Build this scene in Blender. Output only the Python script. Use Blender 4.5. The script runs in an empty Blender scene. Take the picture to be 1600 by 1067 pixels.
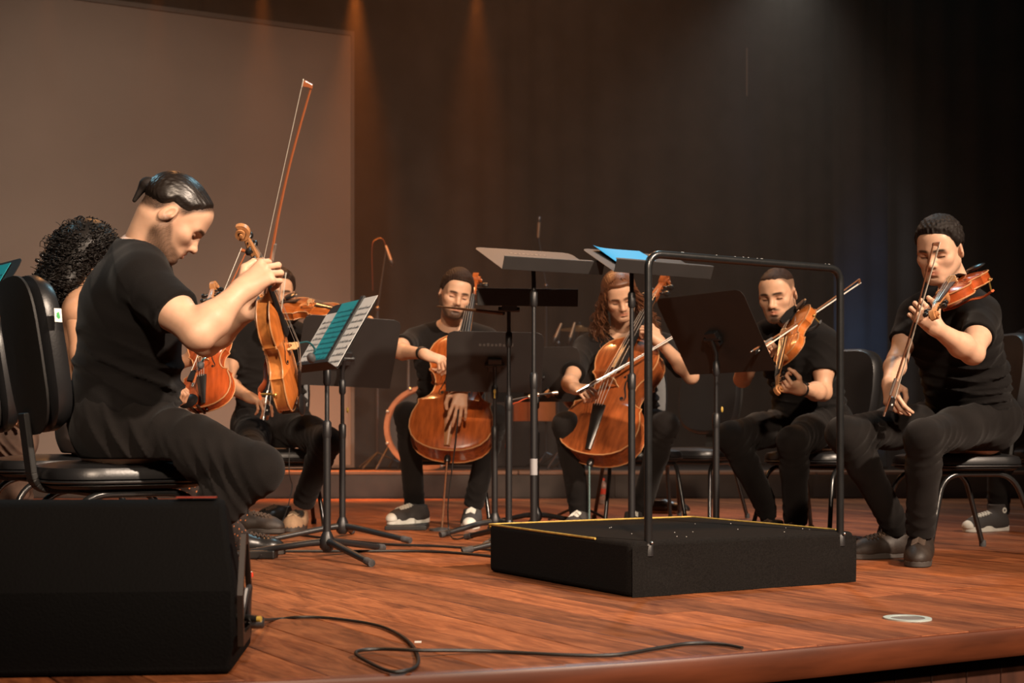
import bpy, math, random
import numpy as np
from mathutils import Vector, Matrix
from mathutils.bvhtree import BVHTree
V = Vector
R = math.radians
random.seed(7)
rng = np.random.default_rng(7)
scene = bpy.context.scene
COL = scene.collection

# ---------------------------------------------------------------- camera, world, lights, exposure
F_PX, EYE, HOR = 2100.0, 0.5, 680.0       # focal length in px of a 1600x1067 frame, eye height over the stage, horizon row
cam_d = bpy.data.cameras.new('camera'); cam = bpy.data.objects.new('camera', cam_d); COL.objects.link(cam)
cam.location = (0, 0, EYE); cam.rotation_euler = (R(90), 0, 0)
cam_d.sensor_width = 36; cam_d.lens = 36 * F_PX / 1600; cam_d.shift_y = (HOR - 533.5) / 1600
cam_d.clip_start = 0.1; cam_d.clip_end = 100
cam_d.dof.use_dof = True; cam_d.dof.focus_distance = 4.4; cam_d.dof.aperture_fstop = 4.5
scene.camera = cam
scene.view_settings.view_transform = 'Standard'; scene.view_settings.look = 'None'
scene.view_settings.gamma = 1; scene.view_settings.use_curve_mapping = False
scene.view_settings.exposure = 0.0
world = bpy.data.worlds.new('world'); scene.world = world; world.use_nodes = True
bg = world.node_tree.nodes['Background']; bg.inputs[0].default_value = (0.30, 0.20, 0.15, 1); bg.inputs[1].default_value = 0.10

def spot(name, loc, target, power, color, angle, blend=0.6, radius=0.15):
    d = bpy.data.lights.new(name, 'SPOT'); d.energy = power; d.color = color
    d.spot_size = R(angle); d.spot_blend = blend; d.shadow_soft_size = radius
    o = bpy.data.objects.new(name, d); COL.objects.link(o); o.location = loc
    o.rotation_euler = (V(target) - V(loc)).to_track_quat('-Z', 'Y').to_euler()
    return o
# front-of-house key lights (warm white, high and to the right of the camera), amber back lights, cool top lights
spot('key_light', (6.2, -1.6, 6.4), (-0.35, 5.7, 0.5), 9000, (1.0, 0.78, 0.60), 40, 1.0, 0.22)
spot('front_light', (0.8, -5.6, 5.6), (-0.35, 5.9, 0.5), 5400, (1.0, 0.76, 0.56), 27, 1.0, 0.30)
spot('amber_back_light', (-2.2, 10.0, 6.6), (-0.6, 6.6, 0.0), 900, (1.0, 0.42, 0.14), 50, 0.8, 0.2)
spot('amber_back_light', (0.6, 10.5, 6.6), (0.5, 7.0, 0.0), 700, (1.0, 0.42, 0.14), 50, 0.8, 0.2)
spot('cool_top_light', (1.4, 8.6, 6.6), (0.9, 5.0, 0.2), 420, (0.45, 0.85, 1.0), 60, 0.8, 0.2)
spot('cool_side_light', (-4.6, 6.8, 5.2), (-1.5, 4.6, 0.2), 200, (0.45, 0.85, 1.0), 50, 0.8, 0.2)
for px_, y_, p_ in ((75, 10.2, 120), (245, 10.5, 190), (410, 10.8, 650), (556, 11.0, 2400), (745, 11.2, 900)):
    spot('amber_wash_light', ((px_ - 800) * y_ / F_PX, y_, EYE + HOR * y_ / F_PX + 0.13), ((px_ - 800) * y_ / F_PX - 0.05, y_ + 0.1, 0.6), p_, (1.0, 0.28, 0.04), 34, 1.0, 0.05)
spot('screen_wash_light', (-3.4, 6.2, 5.2), (-3.0, 11.4, 1.6), 720, (1.0, 0.76, 0.58), 60, 1.0, 0.4)
spot('curtain_wash_light', (0.4, 6.5, 5.4), (0.2, 13.2, 2.2), 500, (1.0, 0.58, 0.38), 66, 1.0, 0.4)
spot('haze_top_light', (2.2, 10.4, 4.35), (1.4, 10.2, 0.5), 420, (0.80, 0.93, 1.0), 95, 1.0, 0.12)
spot('blue_curtain_light', (3.0, 10.95, 0.32), (3.2, 12.0, 1.5), 90, (0.06, 0.40, 1.0), 40, 1.0, 0.05)

# ---------------------------------------------------------------- materials
def rgb(h):                                     # sRGB hex -> linear
    c = [int(h[i:i + 2], 16) / 255 for i in (0, 2, 4)]
    return tuple(x / 12.92 if x <= 0.04045 else ((x + 0.055) / 1.055) ** 2.4 for x in c)
_M = {}
def mat(name, col, rough=0.5, metal=0.0, noise=0.0, nscale=20.0, bump=0.0, bscale=60.0, spec=0.5, coat=0.0, stretch=(1, 1, 1), attr=False, sheen=0.0, trans=0.0, sss=0.0, emit=None):
    if name in _M: return _M[name]
    m = bpy.data.materials.new(name); m.use_nodes = True; nt = m.node_tree; b = nt.nodes['Principled BSDF']
    L = nt.links.new; N = nt.nodes.new
    b.inputs['Base Color'].default_value = (*col, 1); b.inputs['Roughness'].default_value = rough; b.inputs['Metallic'].default_value = metal
    b.inputs['Specular IOR Level'].default_value = spec; b.inputs['Coat Weight'].default_value = coat
    b.inputs['Sheen Weight'].default_value = sheen; b.inputs['Transmission Weight'].default_value = trans
    if sss:
        b.inputs['Subsurface Weight'].default_value = sss; b.inputs['Subsurface Radius'].default_value = (0.012, 0.005, 0.003); b.inputs['Subsurface Scale'].default_value = 1.0
    tc = N('ShaderNodeTexCoord'); mp = N('ShaderNodeMapping'); mp.inputs['Scale'].default_value = stretch; L(tc.outputs['Object'], mp.inputs['Vector'])
    src = None
    if attr:
        a = N('ShaderNodeAttribute'); a.attribute_name = 'Col'; src = a.outputs['Color']; L(src, b.inputs['Base Color'])
    if noise:
        n = N('ShaderNodeTexNoise'); n.inputs['Scale'].default_value = nscale; n.inputs['Detail'].default_value = 6; L(mp.outputs[0], n.inputs['Vector'])
        mx = N('ShaderNodeMix'); mx.data_type = 'RGBA'; mx.blend_type = 'MULTIPLY'; mx.inputs['Factor'].default_value = 1.0
        cr = N('ShaderNodeMapRange'); cr.inputs[1].default_value = 0.3; cr.inputs[2].default_value = 0.7; cr.inputs[3].default_value = 1 - noise; cr.inputs[4].default_value = 1 + noise
        L(n.outputs['Fac'], cr.inputs[0])
        if src: L(src, mx.inputs['A'])
        else: mx.inputs['A'].default_value = (*col, 1)
        L(cr.outputs[0], mx.inputs['B']); L(mx.outputs['Result'], b.inputs['Base Color'])
    if bump:
        n2 = N('ShaderNodeTexNoise'); n2.inputs['Scale'].default_value = bscale; n2.inputs['Detail'].default_value = 4; L(mp.outputs[0], n2.inputs['Vector'])
        bp = N('ShaderNodeBump'); bp.inputs['Strength'].default_value = bump; bp.inputs['Distance'].default_value = 0.004; L(n2.outputs['Fac'], bp.inputs['Height']); L(bp.outputs[0], b.inputs['Normal'])
    if emit:
        b.inputs['Emission Color'].default_value = (*emit[0], 1); b.inputs['Emission Strength'].default_value = emit[1]
    _M[name] = m; return m

def wood_floor():
    m = bpy.data.materials.new('stage_plank_wood'); m.use_nodes = True; nt = m.node_tree; b = nt.nodes['Principled BSDF']; L = nt.links.new; N = nt.nodes.new
    tc = N('ShaderNodeTexCoord'); oi = N('ShaderNodeObjectInfo')
    add = N('ShaderNodeVectorMath'); add.operation = 'MULTIPLY_ADD'; add.inputs[1].default_value = (7.0, 1.1, 1.0)
    sc = N('ShaderNodeVectorMath'); sc.operation = 'SCALE'; sc.inputs['Scale'].default_value = 40.0
    cx = N('ShaderNodeCombineXYZ'); L(oi.outputs['Random'], cx.inputs[0]); L(oi.outputs['Random'], cx.inputs[1]); L(cx.outputs[0], sc.inputs[0])
    L(tc.outputs['Object'], add.inputs[0]); L(sc.outputs[0], add.inputs[2])
    n1 = N('ShaderNodeTexNoise'); n1.inputs['Scale'].default_value = 2.2; n1.inputs['Detail'].default_value = 8; n1.inputs['Roughness'].default_value = 0.62; n1.inputs['Distortion'].default_value = 1.4; L(add.outputs[0], n1.inputs['Vector'])
    n2 = N('ShaderNodeTexNoise'); n2.inputs['Scale'].default_value = 16; n2.inputs['Detail'].default_value = 5; L(add.outputs[0], n2.inputs['Vector'])
    cr = N('ShaderNodeValToRGB'); e = cr.color_ramp.elements
    e[0].position = 0.30; e[0].color = (0.11, 0.029, 0.0105, 1); e[1].position = 0.72; e[1].color = (0.40, 0.135, 0.047, 1)
    k = cr.color_ramp.elements.new(0.5); k.color = (0.265, 0.081, 0.028, 1); L(n1.outputs['Fac'], cr.inputs[0])
    mr = N('ShaderNodeMapRange'); mr.inputs[3].default_value = 0.62; mr.inputs[4].default_value = 1.28; L(oi.outputs['Random'], mr.inputs[0])
    mr2 = N('ShaderNodeMapRange'); mr2.inputs[1].default_value = 0.35; mr2.inputs[2].default_value = 0.65; mr2.inputs[3].default_value = 0.82; mr2.inputs[4].default_value = 1.12; L(n2.outputs['Fac'], mr2.inputs[0])
    mu = N('ShaderNodeMath'); mu.operation = 'MULTIPLY'; L(mr.outputs[0], mu.inputs[0]); L(mr2.outputs[0], mu.inputs[1])
    vs = N('ShaderNodeVectorMath'); vs.operation = 'SCALE'; L(cr.outputs[0], vs.inputs[0]); L(mu.outputs[0], vs.inputs['Scale']); L(vs.outputs[0], b.inputs['Base Color'])
    rr = N('ShaderNodeMapRange'); rr.inputs[3].default_value = 0.34; rr.inputs[4].default_value = 0.55; L(n1.outputs['Fac'], rr.inputs[0]); L(rr.outputs[0], b.inputs['Roughness'])
    bp = N('ShaderNodeBump'); bp.inputs['Strength'].default_value = 0.12; bp.inputs['Distance'].default_value = 0.002; L(n2.outputs['Fac'], bp.inputs['Height']); L(bp.outputs[0], b.inputs['Normal'])
    b.inputs['Specular IOR Level'].default_value = 0.4
    return m
M_floor = wood_floor()
M_blackmetal = mat('black_painted_metal', (0.012, 0.012, 0.013), 0.42, 0.0, bump=0.08, bscale=300, spec=0.5)
M_chrome = mat('bright_metal', (0.62, 0.62, 0.60), 0.28, 1.0)
M_darksteel = mat('dark_steel', (0.10, 0.10, 0.105), 0.35, 0.8)
M_desk = mat('grey_black_desk_paint', (0.0165, 0.0152, 0.0148), 0.55, 0.0, noise=0.15, nscale=8, bump=0.1, bscale=400)
M_rubber = mat('worn_rubber', (0.05, 0.05, 0.052), 0.7, noise=0.5, nscale=40)
M_vinyl = mat('black_vinyl', (0.012, 0.012, 0.013), 0.36, bump=0.07, bscale=160, spec=0.6)
M_vinylback = mat('black_plastic_shell', (0.008, 0.0075, 0.007), 0.6, bump=0.2, bscale=500)
M_carpet = mat('black_carpet', (0.0085, 0.0075, 0.0070), 0.95, noise=0.35, nscale=180, bump=0.7, bscale=500, spec=0.1)
M_yellow = mat('yellow_piping', (0.42, 0.28, 0.05), 0.6, noise=0.3, nscale=40)
M_cable = mat('black_cable', (0.010, 0.009, 0.008), 0.5)
M_paper = mat('white_paper', (0.72, 0.73, 0.72), 0.8)
M_ink = mat('printed_ink', (0.03, 0.03, 0.035), 0.8)
M_teal = mat('teal_page', (0.005, 0.34, 0.42), 0.55)
M_tealink = mat('teal_page_ink', (0.003, 0.10, 0.14), 0.6)
M_blue = mat('blue_folder', (0.006, 0.28, 0.62), 0.45)
M_curtain = mat('black_curtain', (0.045, 0.040, 0.038), 0.95, noise=0.2, nscale=3, spec=0.05)
M_screen = mat('screen_cloth', (0.22, 0.175, 0.148), 0.9, noise=0.06, nscale=1.5, bump=0.1, bscale=300, spec=0.1)
M_riser = mat('dark_riser_paint', (0.040, 0.028, 0.022), 0.7, noise=0.3, nscale=6)
M_white = mat('white_plastic', (0.75, 0.74, 0.70), 0.5)
M_red = mat('red_plastic', (0.60, 0.05, 0.02), 0.45)

# ---------------------------------------------------------------- mesh helpers
def P(px, py, Y):
    """photo column, row at depth Y -> the point of the stage seen there"""
    return V(((px - 800) * Y / F_PX, Y, EYE + (HOR - py) * Y / F_PX))
def G(px, py, z=0.0):
    """photo column, row on the plane of height z"""
    Y = (EYE - z) * F_PX / (py - HOR); return V(((px - 800) * Y / F_PX, Y, z))

class MB:
    def __init__(s): s.v = []; s.f = []
    def add(s, vs, fs):
        o = len(s.v); s.v += [tuple(v) for v in vs]; s.f += [tuple(i + o for i in f) for f in fs]; return s
    def box(s, lo, hi, T=None):
        c = [(x, y, z) for z in (lo[2], hi[2]) for y in (lo[1], hi[1]) for x in (lo[0], hi[0])]
        if T is not None: c = [T @ V(p) for p in c]
        return s.add(c, [(0, 2, 3, 1), (4, 5, 7, 6), (0, 1, 5, 4), (2, 6, 7, 3), (0, 4, 6, 2), (1, 3, 7, 5)])
    def tube(s, pts, r, n=8, cap=True, flat=None):
        """swept round bar; r a number or one per point; flat=(ratio, normal) squashes the section"""
        pts = [V(p) for p in pts]; m = len(pts); rs = r if isinstance(r, (list, tuple)) else [r] * m
        vs = []; fs = []; up = None
        for i in range(m):
            t = (pts[min(i + 1, m - 1)] - pts[max(i - 1, 0)])
            t = t.normalized() if t.length > 1e-9 else V((0, 0, 1))
            if up is None:
                up = V(flat[1]) if flat else (V((0, 0, 1)) if abs(t.z) < 0.9 else V((1, 0, 0)))
            if flat: up = V(flat[1])
            up = (up - t * up.dot(t)); up = up.normalized() if up.length > 1e-6 else t.orthogonal().normalized()
            sd = t.cross(up)
            for k in range(n):
                a = 2 * math.pi * k / n
                vs.append(pts[i] + sd * (math.cos(a) * rs[i]) + up * (math.sin(a) * rs[i] * (flat[0] if flat else 1)))
        for i in range(m - 1):
            for k in range(n):
                k2 = (k + 1) % n; fs.append((i * n + k, i * n + k2, (i + 1) * n + k2, (i + 1) * n + k))
        if cap: fs += [tuple(range(n - 1, -1, -1)), tuple((m - 1) * n + k for k in range(n))]
        return s.add(vs, fs)
    def lathe(s, prof, n=16, T=None):
        """prof [(r, z)] turned about z"""
        vs = []; fs = []; m = len(prof)
        for r, z in prof:
            for k in range(n):
                a = 2 * math.pi * k / n; p = V((r * math.cos(a), r * math.sin(a), z)); vs.append(T @ p if T is not None else p)
        for i in range(m - 1):
            for k in range(n):
                k2 = (k + 1) % n; fs.append((i * n + k, i * n + k2, (i + 1) * n + k2, (i + 1) * n + k))
        fs += [tuple(range(n - 1, -1, -1)), tuple((m - 1) * n + k for k in range(n))]
        return s.add(vs, fs)
    def prism(s, outline, z0, z1, T=None):
        n = len(outline); vs = [V((x, y, z0)) for x, y in outline] + [V((x, y, z1)) for x, y in outline]
        if T is not None: vs = [T @ v for v in vs]
        fs = [tuple(range(n - 1, -1, -1)), tuple(range(n, 2 * n))] + [(i, (i + 1) % n, (i + 1) % n + n, i + n) for i in range(n)]
        return s.add(vs, fs)
    def sphere(s, c, r, n=10, m=7):
        c = V(c); r = r if isinstance(r, (tuple, list)) else (r, r, r)
        pr = []; vs = []; fs = []
        for i in range(m + 1):
            t = math.pi * i / m
            for k in range(n):
                a = 2 * math.pi * k / n; vs.append(c + V((r[0] * math.sin(t) * math.cos(a), r[1] * math.sin(t) * math.sin(a), -r[2] * math.cos(t))))
        for i in range(m):
            for k in range(n):
                k2 = (k + 1) % n; fs.append((i * n + k, i * n + k2, (i + 1) * n + k2, (i + 1) * n + k))
        return s.add(vs, fs)
    def build(s, name, m, parent=None, smooth=True, bevel=0.0, seg=2, sub=0, loc=None, sharp=40):
        me = bpy.data.meshes.new(name); me.from_pydata(s.v, [], s.f); me.validate(); me.update()
        o = bpy.data.objects.new(name, me); COL.objects.link(o)
        if m is not None: me.materials.append(m)
        if parent is not None: o.parent = parent
        if loc is not None: o.location = loc
        if bevel:
            b = o.modifiers.new('edge', 'BEVEL'); b.width = bevel; b.segments = seg; b.limit_method = 'ANGLE'; b.angle_limit = R(35)
        if sub:
            q = o.modifiers.new('round', 'SUBSURF'); q.levels = sub; q.render_levels = sub
        if smooth:
            me.polygons.foreach_set('use_smooth', [True] * len(me.polygons))
            try: me.set_sharp_from_angle(angle=R(sharp))
            except Exception: pass
        return o

def tag(o, label=None, cat=None, group=None, kind=None):
    if label: o['label'] = label
    if cat: o['category'] = cat
    if group: o['group'] = group
    if kind: o['kind'] = kind
    return o
def thing(name, label, cat, loc=(0, 0, 0), rz=0.0, group=None, M=None):
    o = bpy.data.objects.new(name, None); COL.objects.link(o); o.empty_display_size = 0.1
    if M is not None: o.matrix_world = M
    else: o.location = loc; o.rotation_euler = (0, 0, rz)
    return tag(o, label, cat, group)
def dup(root, loc=None, rz=None, label=None, M=None):
    def cp(o, par):
        c = o.copy(); COL.objects.link(c); c.parent = par
        for ch in list(o.children): cp(ch, c)
        return c
    r = cp(root, None)
    if M is not None: r.matrix_world = M
    else: r.location = loc; r.rotation_euler = (0, 0, rz)
    if label: r['label'] = label
    return r
def frame(o, x, y, z): return Matrix(((x[0], y[0], z[0], o[0]), (x[1], y[1], z[1], o[1]), (x[2], y[2], z[2], o[2]), (0, 0, 0, 1)))
def frame_yz(o, y, zhint):
    y = V(y).normalized(); z = V(zhint); z = (z - y * z.dot(y)).normalized(); return frame(o, y.cross(z), y, z)
def bez(pts, n=12):
    """Catmull-Rom through the points"""
    pts = [V(p) for p in pts]; out = []
    q = [pts[0] * 2 - pts[1]] + pts + [pts[-1] * 2 - pts[-2]]
    for i in range(1, len(q) - 2):
        for k in range(n):
            t = k / n; a, b, c, d = q[i - 1], q[i], q[i + 1], q[i + 2]
            out.append(0.5 * ((2 * b) + (c - a) * t + (2 * a - 5 * b + 4 * c - d) * t * t + (3 * b - a - 3 * c + d) * t ** 3))
    out.append(pts[-1]); return out
def bend(pts, r, n=6):
    """polyline with rounded corners of radius r"""
    pts = [V(p) for p in pts]; out = [pts[0]]
    for i in range(1, len(pts) - 1):
        a, b, c = pts[i - 1], pts[i], pts[i + 1]; d1 = (a - b); d2 = (c - b); rr = min(r, d1.length * 0.49, d2.length * 0.49)
        p1 = b + d1.normalized() * rr; p2 = b + d2.normalized() * rr
        for k in range(n + 1):
            t = k / n; out.append(p1 * (1 - t) ** 2 + b * 2 * t * (1 - t) + p2 * t * t)
    out.append(pts[-1]); return out
def rrect(w, h, r, n=5):
    out = []
    for cx, cy, a0 in ((w / 2 - r, h / 2 - r, 0), (-w / 2 + r, h / 2 - r, 90), (-w / 2 + r, -h / 2 + r, 180), (w / 2 - r, -h / 2 + r, 270)):
        for k in range(n + 1):
            a = R(a0 + 90 * k / n); out.append((cx + r * math.cos(a), cy + r * math.sin(a)))
    return out

# ---------------------------------------------------------------- the stage
EDGE = [(-7, 2.95), (-2.5, 2.72), (-1.05, 2.70), (-0.57, 2.74), (0.285, 2.99), (1.34, 3.52), (2.6, 4.2), (7, 6.6)]
def edge_y(x): return float(np.interp(x, [p[0] for p in EDGE], [p[1] for p in EDGE]))
ES = bez([(x, y, 0) for x, y in EDGE], 6)
ES_X = [p.x for p in ES]; ES_Y = [p.y for p in ES]
def edge_s(x): return float(np.interp(x, ES_X, ES_Y))
RISER_Y = 10.6
fl = MB()
far = [(7, 16), (-7, 16)]
pts = [(p.x, p.y + 0.02) for p in ES]
fl.prism(pts + far, -0.09, -0.014)
floor = tag(fl.build('floor', mat('stage_underlay', (0.02, 0.010, 0.006), 0.9), smooth=False), kind='structure')
# planks run with the podium's side, 0.15 m wide
A_ = math.atan2(0.85, -0.53); pd = V((math.cos(A_), math.sin(A_), 0)); pw = V((pd.y, -pd.x, 0))
def to_edge(p):
    """distance back along the plank direction from p to the stage edge"""
    lo, hi = 0.0, 30.0
    if p.y <= edge_s(p.x): return None
    for _ in range(40):
        m = (lo + hi) / 2; q = p - pd * m
        if q.y > edge_s(q.x): lo = m
        else: hi = m
    return lo
W_PL = 0.165; n_pl = 0
for k in range(-26, 60):
    a0 = pw * (k * W_PL + 0.0012); a1 = pw * ((k + 1) * W_PL - 0.0012)
    base = pd * 40.0
    e0 = 40.0 - to_edge(base + a0) if to_edge(base + a0) else 0
    # the row's start on the edge (signed distance along pd), found from far back
    def start(a):
        lo, hi = -10.0, 20.0
        for _ in range(40):
            m = (lo + hi) / 2; q = a + pd * m
            if q.y > edge_s(q.x): hi = m
            else: lo = m
        return hi
    s0, s1 = start(a0), start(a1)
    t = max(s0, s1); first = True; u = random.uniform(0.5, 2.4)
    while True:
        t2 = t + u; u = random.uniform(1.9, 3.4)
        c = (a0 + a1) / 2 + pd * ((t + t2) / 2)
        q0, q1 = (s0, s1) if first else (t + 0.001, t + 0.001)
        lo_p = (a0 + a1) / 2 + pd * t
        if lo_p.y > RISER_Y + 0.1 or t > 20: break
        vis = any(abs(((a0 + a1) / 2 + pd * x).x) < 0.42 * max(((a0 + a1) / 2 + pd * x).y, 0.1) + 0.25 for x in (t, (t + t2) / 2, t2))
        if vis:
            dz = random.uniform(-0.0007, 0.0007)
            # local frame: x across, y along
            def lc(a, s, z): p = a + pd * s - c; return (p.dot(pw), p.dot(pd), z + dz)
            m = MB(); b = 0.0018; yb = t2 - 0.001
            corners = [(a0, q0), (a1, q1), (a1, yb), (a0, yb)]
            ins = [(a0 + pw * b, q0 + b), (a1 - pw * b, q1 + b), (a1 - pw * b, yb - b), (a0 + pw * b, yb - b)]
            m.add([lc(a, s, -0.014) for a, s in corners] + [lc(a, s, -0.0018) for a, s in corners] + [lc(a, s, 0.0) for a, s in ins],
                  [(8, 9, 10, 11)] + [(i, (i + 1) % 4, (i + 1) % 4 + 4, i + 4) for i in range(4)] + [(i + 4, (i + 1) % 4 + 4, (i + 1) % 4 + 8, i + 8) for i in range(4)])
            o = m.build('plank', M_floor, floor, smooth=False); o.location = c; o.rotation_euler = (0, 0, A_ - math.pi / 2); n_pl += 1
        t = t2; first = False
print('planks', n_pl)
# nosing board along the curved front edge, dark slot under it and upright fascia boards
M_nose = mat('red_brown_nosing', (0.11, 0.028, 0.010), 0.42, noise=0.35, nscale=3, stretch=(1, 1, 8))
nose = MB(); prof = [(0.006, 0.0005), (-0.006, -0.004), (-0.010, -0.012), (-0.010, -0.066), (-0.004, -0.075), (0.05, -0.075)]
rows = []
for i, p in enumerate(ES):
    t = (ES[min(i + 1, len(ES) - 1)] - ES[max(i - 1, 0)]).normalized(); nrm = V((-t.y, t.x, 0))
    rows.append([p + nrm * a + V((0, 0, z)) for a, z in prof])
vs = [q for r_ in rows for q in r_]; m_ = len(prof)
nose.add(vs, [(i * m_ + k, (i + 1) * m_ + k, (i + 1) * m_ + k + 1, i * m_ + k + 1) for i in range(len(rows) - 1) for k in range(m_ - 1)])
tag(nose.build('trim_1', M_nose, smooth=True), kind='structure')
M_fascia = mat('dark_fascia_wood', (0.060, 0.020, 0.010), 0.55, noise=0.4, nscale=4, stretch=(6, 6, 1))
fw = MB()
for i in range(len(ES) - 1):
    pass
fas = MB(); vs = []
for i, p in enumerate(ES):
    t = (ES[min(i + 1, len(ES) - 1)] - ES[max(i - 1, 0)]).normalized(); nrm = V((-t.y, t.x, 0))
    vs += [p + nrm * 0.075 + V((0, 0, -0.075)), p + nrm * 0.075 + V((0, 0, -1.0))]
fas.add(vs, [(2 * i, 2 * i + 1, 2 * i + 3, 2 * i + 2) for i in range(len(ES) - 1)])
wf = tag(fas.build('wall_front', mat('fascia_backing', (0.012, 0.006, 0.004), 0.8)), kind='structure')
x = 0.0
while x < 2.6:
    y = edge_s(x); y2 = edge_s(x + 0.11); t = V((0.11, y2 - y, 0)).normalized(); nrm = V((-t.y, t.x, 0)); o = V((x, y, 0)) + nrm * 0.055
    mb = MB(); T = frame(o, t, nrm, (0, 0, 1)); w_ = 0.11 / t.x
    mb.box((0.0015, 0, -0.98), (w_ - 0.0015, 0.018, -0.095), T); mb.build('fascia_board', M_fascia, wf, smooth=False, bevel=0.002, seg=1); x += 0.11
tag(MB().box((-9, -6, -1.05), (9, 6.9, -1.0)).build('floor_hall', mat('hall_carpet', (0.03, 0.012, 0.010), 0.95), smooth=False), kind='structure')

# low riser across the back of the stage
ri = MB(); ri.box((-7, RISER_Y, 0.0), (7, 16, 0.19)); ri = tag(ri.build('floor_riser', M_riser, smooth=False), kind='structure')
M_lip = mat('riser_lip_wood', (0.19, 0.085, 0.042), 0.45, noise=0.3, nscale=5, stretch=(1, 8, 8))
for i in range(6):
    x0 = -7 + i * 2.35; MB().box((x0 + 0.004, RISER_Y - 0.012, 0.19), (x0 + 2.346, RISER_Y + 0.35, 0.215)).build('riser_board', M_lip, ri, smooth=False, bevel=0.004)
for i in range(9):
    x0 = -7 + i * 1.56; MB().box((x0 + 0.01, RISER_Y - 0.008, 0.01), (x0 + 1.55, RISER_Y, 0.185)).build('riser_panel', M_riser, ri, smooth=False, bevel=0.003)

# back curtain: hung in soft folds; the projection screen in front of it, both square to the stage edge
CA = R(25.0); cu = V((math.cos(CA), math.sin(CA), 0)); cn = V((math.sin(CA), -math.cos(CA), 0))
def curtain(name, o, length, z0, z1, pitch, depth, material, seed, u=cu, n=cn):
    r = random.Random(seed); mb = MB(); N = int(length / 0.035); vs = []; ph = 0.0
    for i in range(N + 1):
        s = i * length / N; ph += 2 * math.pi * 0.035 / (pitch * (1 + 0.35 * math.sin(s * 1.7 + seed)))
        for j, z in enumerate((z0, z0 + 0.4, (z0 + z1) / 2, z1)):
            d = depth * (0.5 + 0.5 * math.sin(ph + 0.3 * j)) * (1.15 - 0.12 * j)
            p = V(o) + u * s + n * d; vs.append((p.x, p.y, z))
    fs = [(i * 4 + j, (i + 1) * 4 + j, (i + 1) * 4 + j + 1, i * 4 + j + 1) for i in range(N) for j in range(3)]
    mb.add(vs, fs); return mb.build(name, material, smooth=True, sharp=180)
scr0 = P(548, 400, 11.85); scr0.z = 0
cb = tag(curtain('wall_back', scr0 + cu * -6.5 - cn * 0.55, 14.0, 0.2, 7.2, 0.42, 0.035, M_curtain, 3), kind='structure')
tag(MB().box((-10, 15.98, -1), (10, 16.1, 8)).build('wall_rear', M_curtain, smooth=False), kind='structure')
for sd, x in (('left', -7.05), ('right', 7.0)):
    tag(MB().box((x, -6, -1.05), (x + 0.05, 16, 8)).build('wall_' + sd, M_curtain, smooth=False), kind='structure')
tag(MB().box((-7.1, -6, 7.9), (7.1, 16.1, 8.0)).build('ceiling', mat('dark_ceiling', (0.02, 0.018, 0.017), 0.9), smooth=False), kind='structure')
# side curtain legs at the right, the nearer one catching a little blue
tag(curtain('side_curtain', P(1372, 680, 11.2) * V((1, 1, 0)).x if False else V((P(1385, 680, 11.0).x, 11.0, 0)), 4.2, 0.22, 6.8, 0.3, 0.05, M_curtain, 5, u=V((0.995, -0.10, 0)), n=V((-0.1, -0.995, 0))),
    'black side curtain hanging in folds at the right of the stage', 'curtain')
tag(curtain('masking_curtain', V((P(1300, 680, 12.1).x, 12.1, 0)), 1.1, 0.22, 6.8, 0.24, 0.04, M_curtain, 9, u=V((0.98, 0.2, 0)), n=V((0.2, -0.98, 0))),
    'narrow dark curtain leg tinged blue beside the bearded violinist', 'curtain')
sm = MB(); a = scr0 - cu * 6.2; n_ = cn
T = frame(scr0, cu, -cn, (0, 0, 1))
sm.box((-5.7, 0, 0.24), (0, 0.05, 4.02), T)
sc_ = thing('projection_screen', 'large grey brown projection screen hanging behind the left players', 'screen', (0, 0, 0))
sm.build('screen_cloth', M_screen, sc_, smooth=False)
fr = MB(); fr.box((-5.72, -0.012, 4.02), (0.03, 0.06, 4.06), T); fr.box((-5.72, -0.012, 0.215), (0.03, 0.06, 0.24), T); fr.box((0, -0.012, 0.24), (0.03, 0.06, 4.02), T)
fr.build('screen_border', mat('screen_border', (0.10, 0.085, 0.075), 0.8), sc_, smooth=False)

# ---------------------------------------------------------------- conductor's podium
Lc, Fc, Rc = G(765, 892), G(985, 934), G(1338, 909)
ux = (Rc - Fc).normalized(); uy = V((-ux.y, ux.x, 0)); PW = (Rc - Fc).length; PD = (Lc - Fc).dot(uy); PH = 0.172
pod = thing('podium', 'square black carpeted conductor podium with yellow piping in the stage centre', 'podium', Fc, math.atan2(ux.y, ux.x))
m = MB(); n_ = 14
m.prism(rrect(PW, PD, 0.03), 0.0, PH, Matrix.Translation((PW / 2, PD / 2, 0)))
body = m.build('carpeted_box', M_carpet, pod, bevel=0.016, seg=3)
# sagging wrinkled carpet skirt on the two near faces
sk = MB(); NX, NZ = 46, 8
def wob(s, z): return 0.004 + 0.006 * math.exp(-((s - 0.10) / 0.07) ** 2) * math.sin(z * 30 + 1) + 0.007 * math.exp(-((s - PW + 0.09) / 0.06) ** 2) * math.sin(z * 28) + 0.0015 * math.sin(s * 19 + z * 14)
vs = [(0.004 + (PW - 0.008) * i / NX, -wob(PW * i / NX, PH * j / NZ), 0.001 + (PH - 0.015) * j / NZ) for i in range(NX + 1) for j in range(NZ + 1)]
sk.add(vs, [(i * (NZ + 1) + j, (i + 1) * (NZ + 1) + j, (i + 1) * (NZ + 1) + j + 1, i * (NZ + 1) + j + 1) for i in range(NX) for j in range(NZ)])
sk.build('front_cover', M_carpet, pod)
pz = PH + 0.001
m = MB(); m.tube([(0.0, 0.20, pz - 0.004), (0.0, PD - 0.02, pz), (0.004, PD - 0.006, pz - 0.002), (0.012, PD, pz - 0.014)], 0.0040, 6); m.build('yellow_piping', M_yellow, pod)
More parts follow.
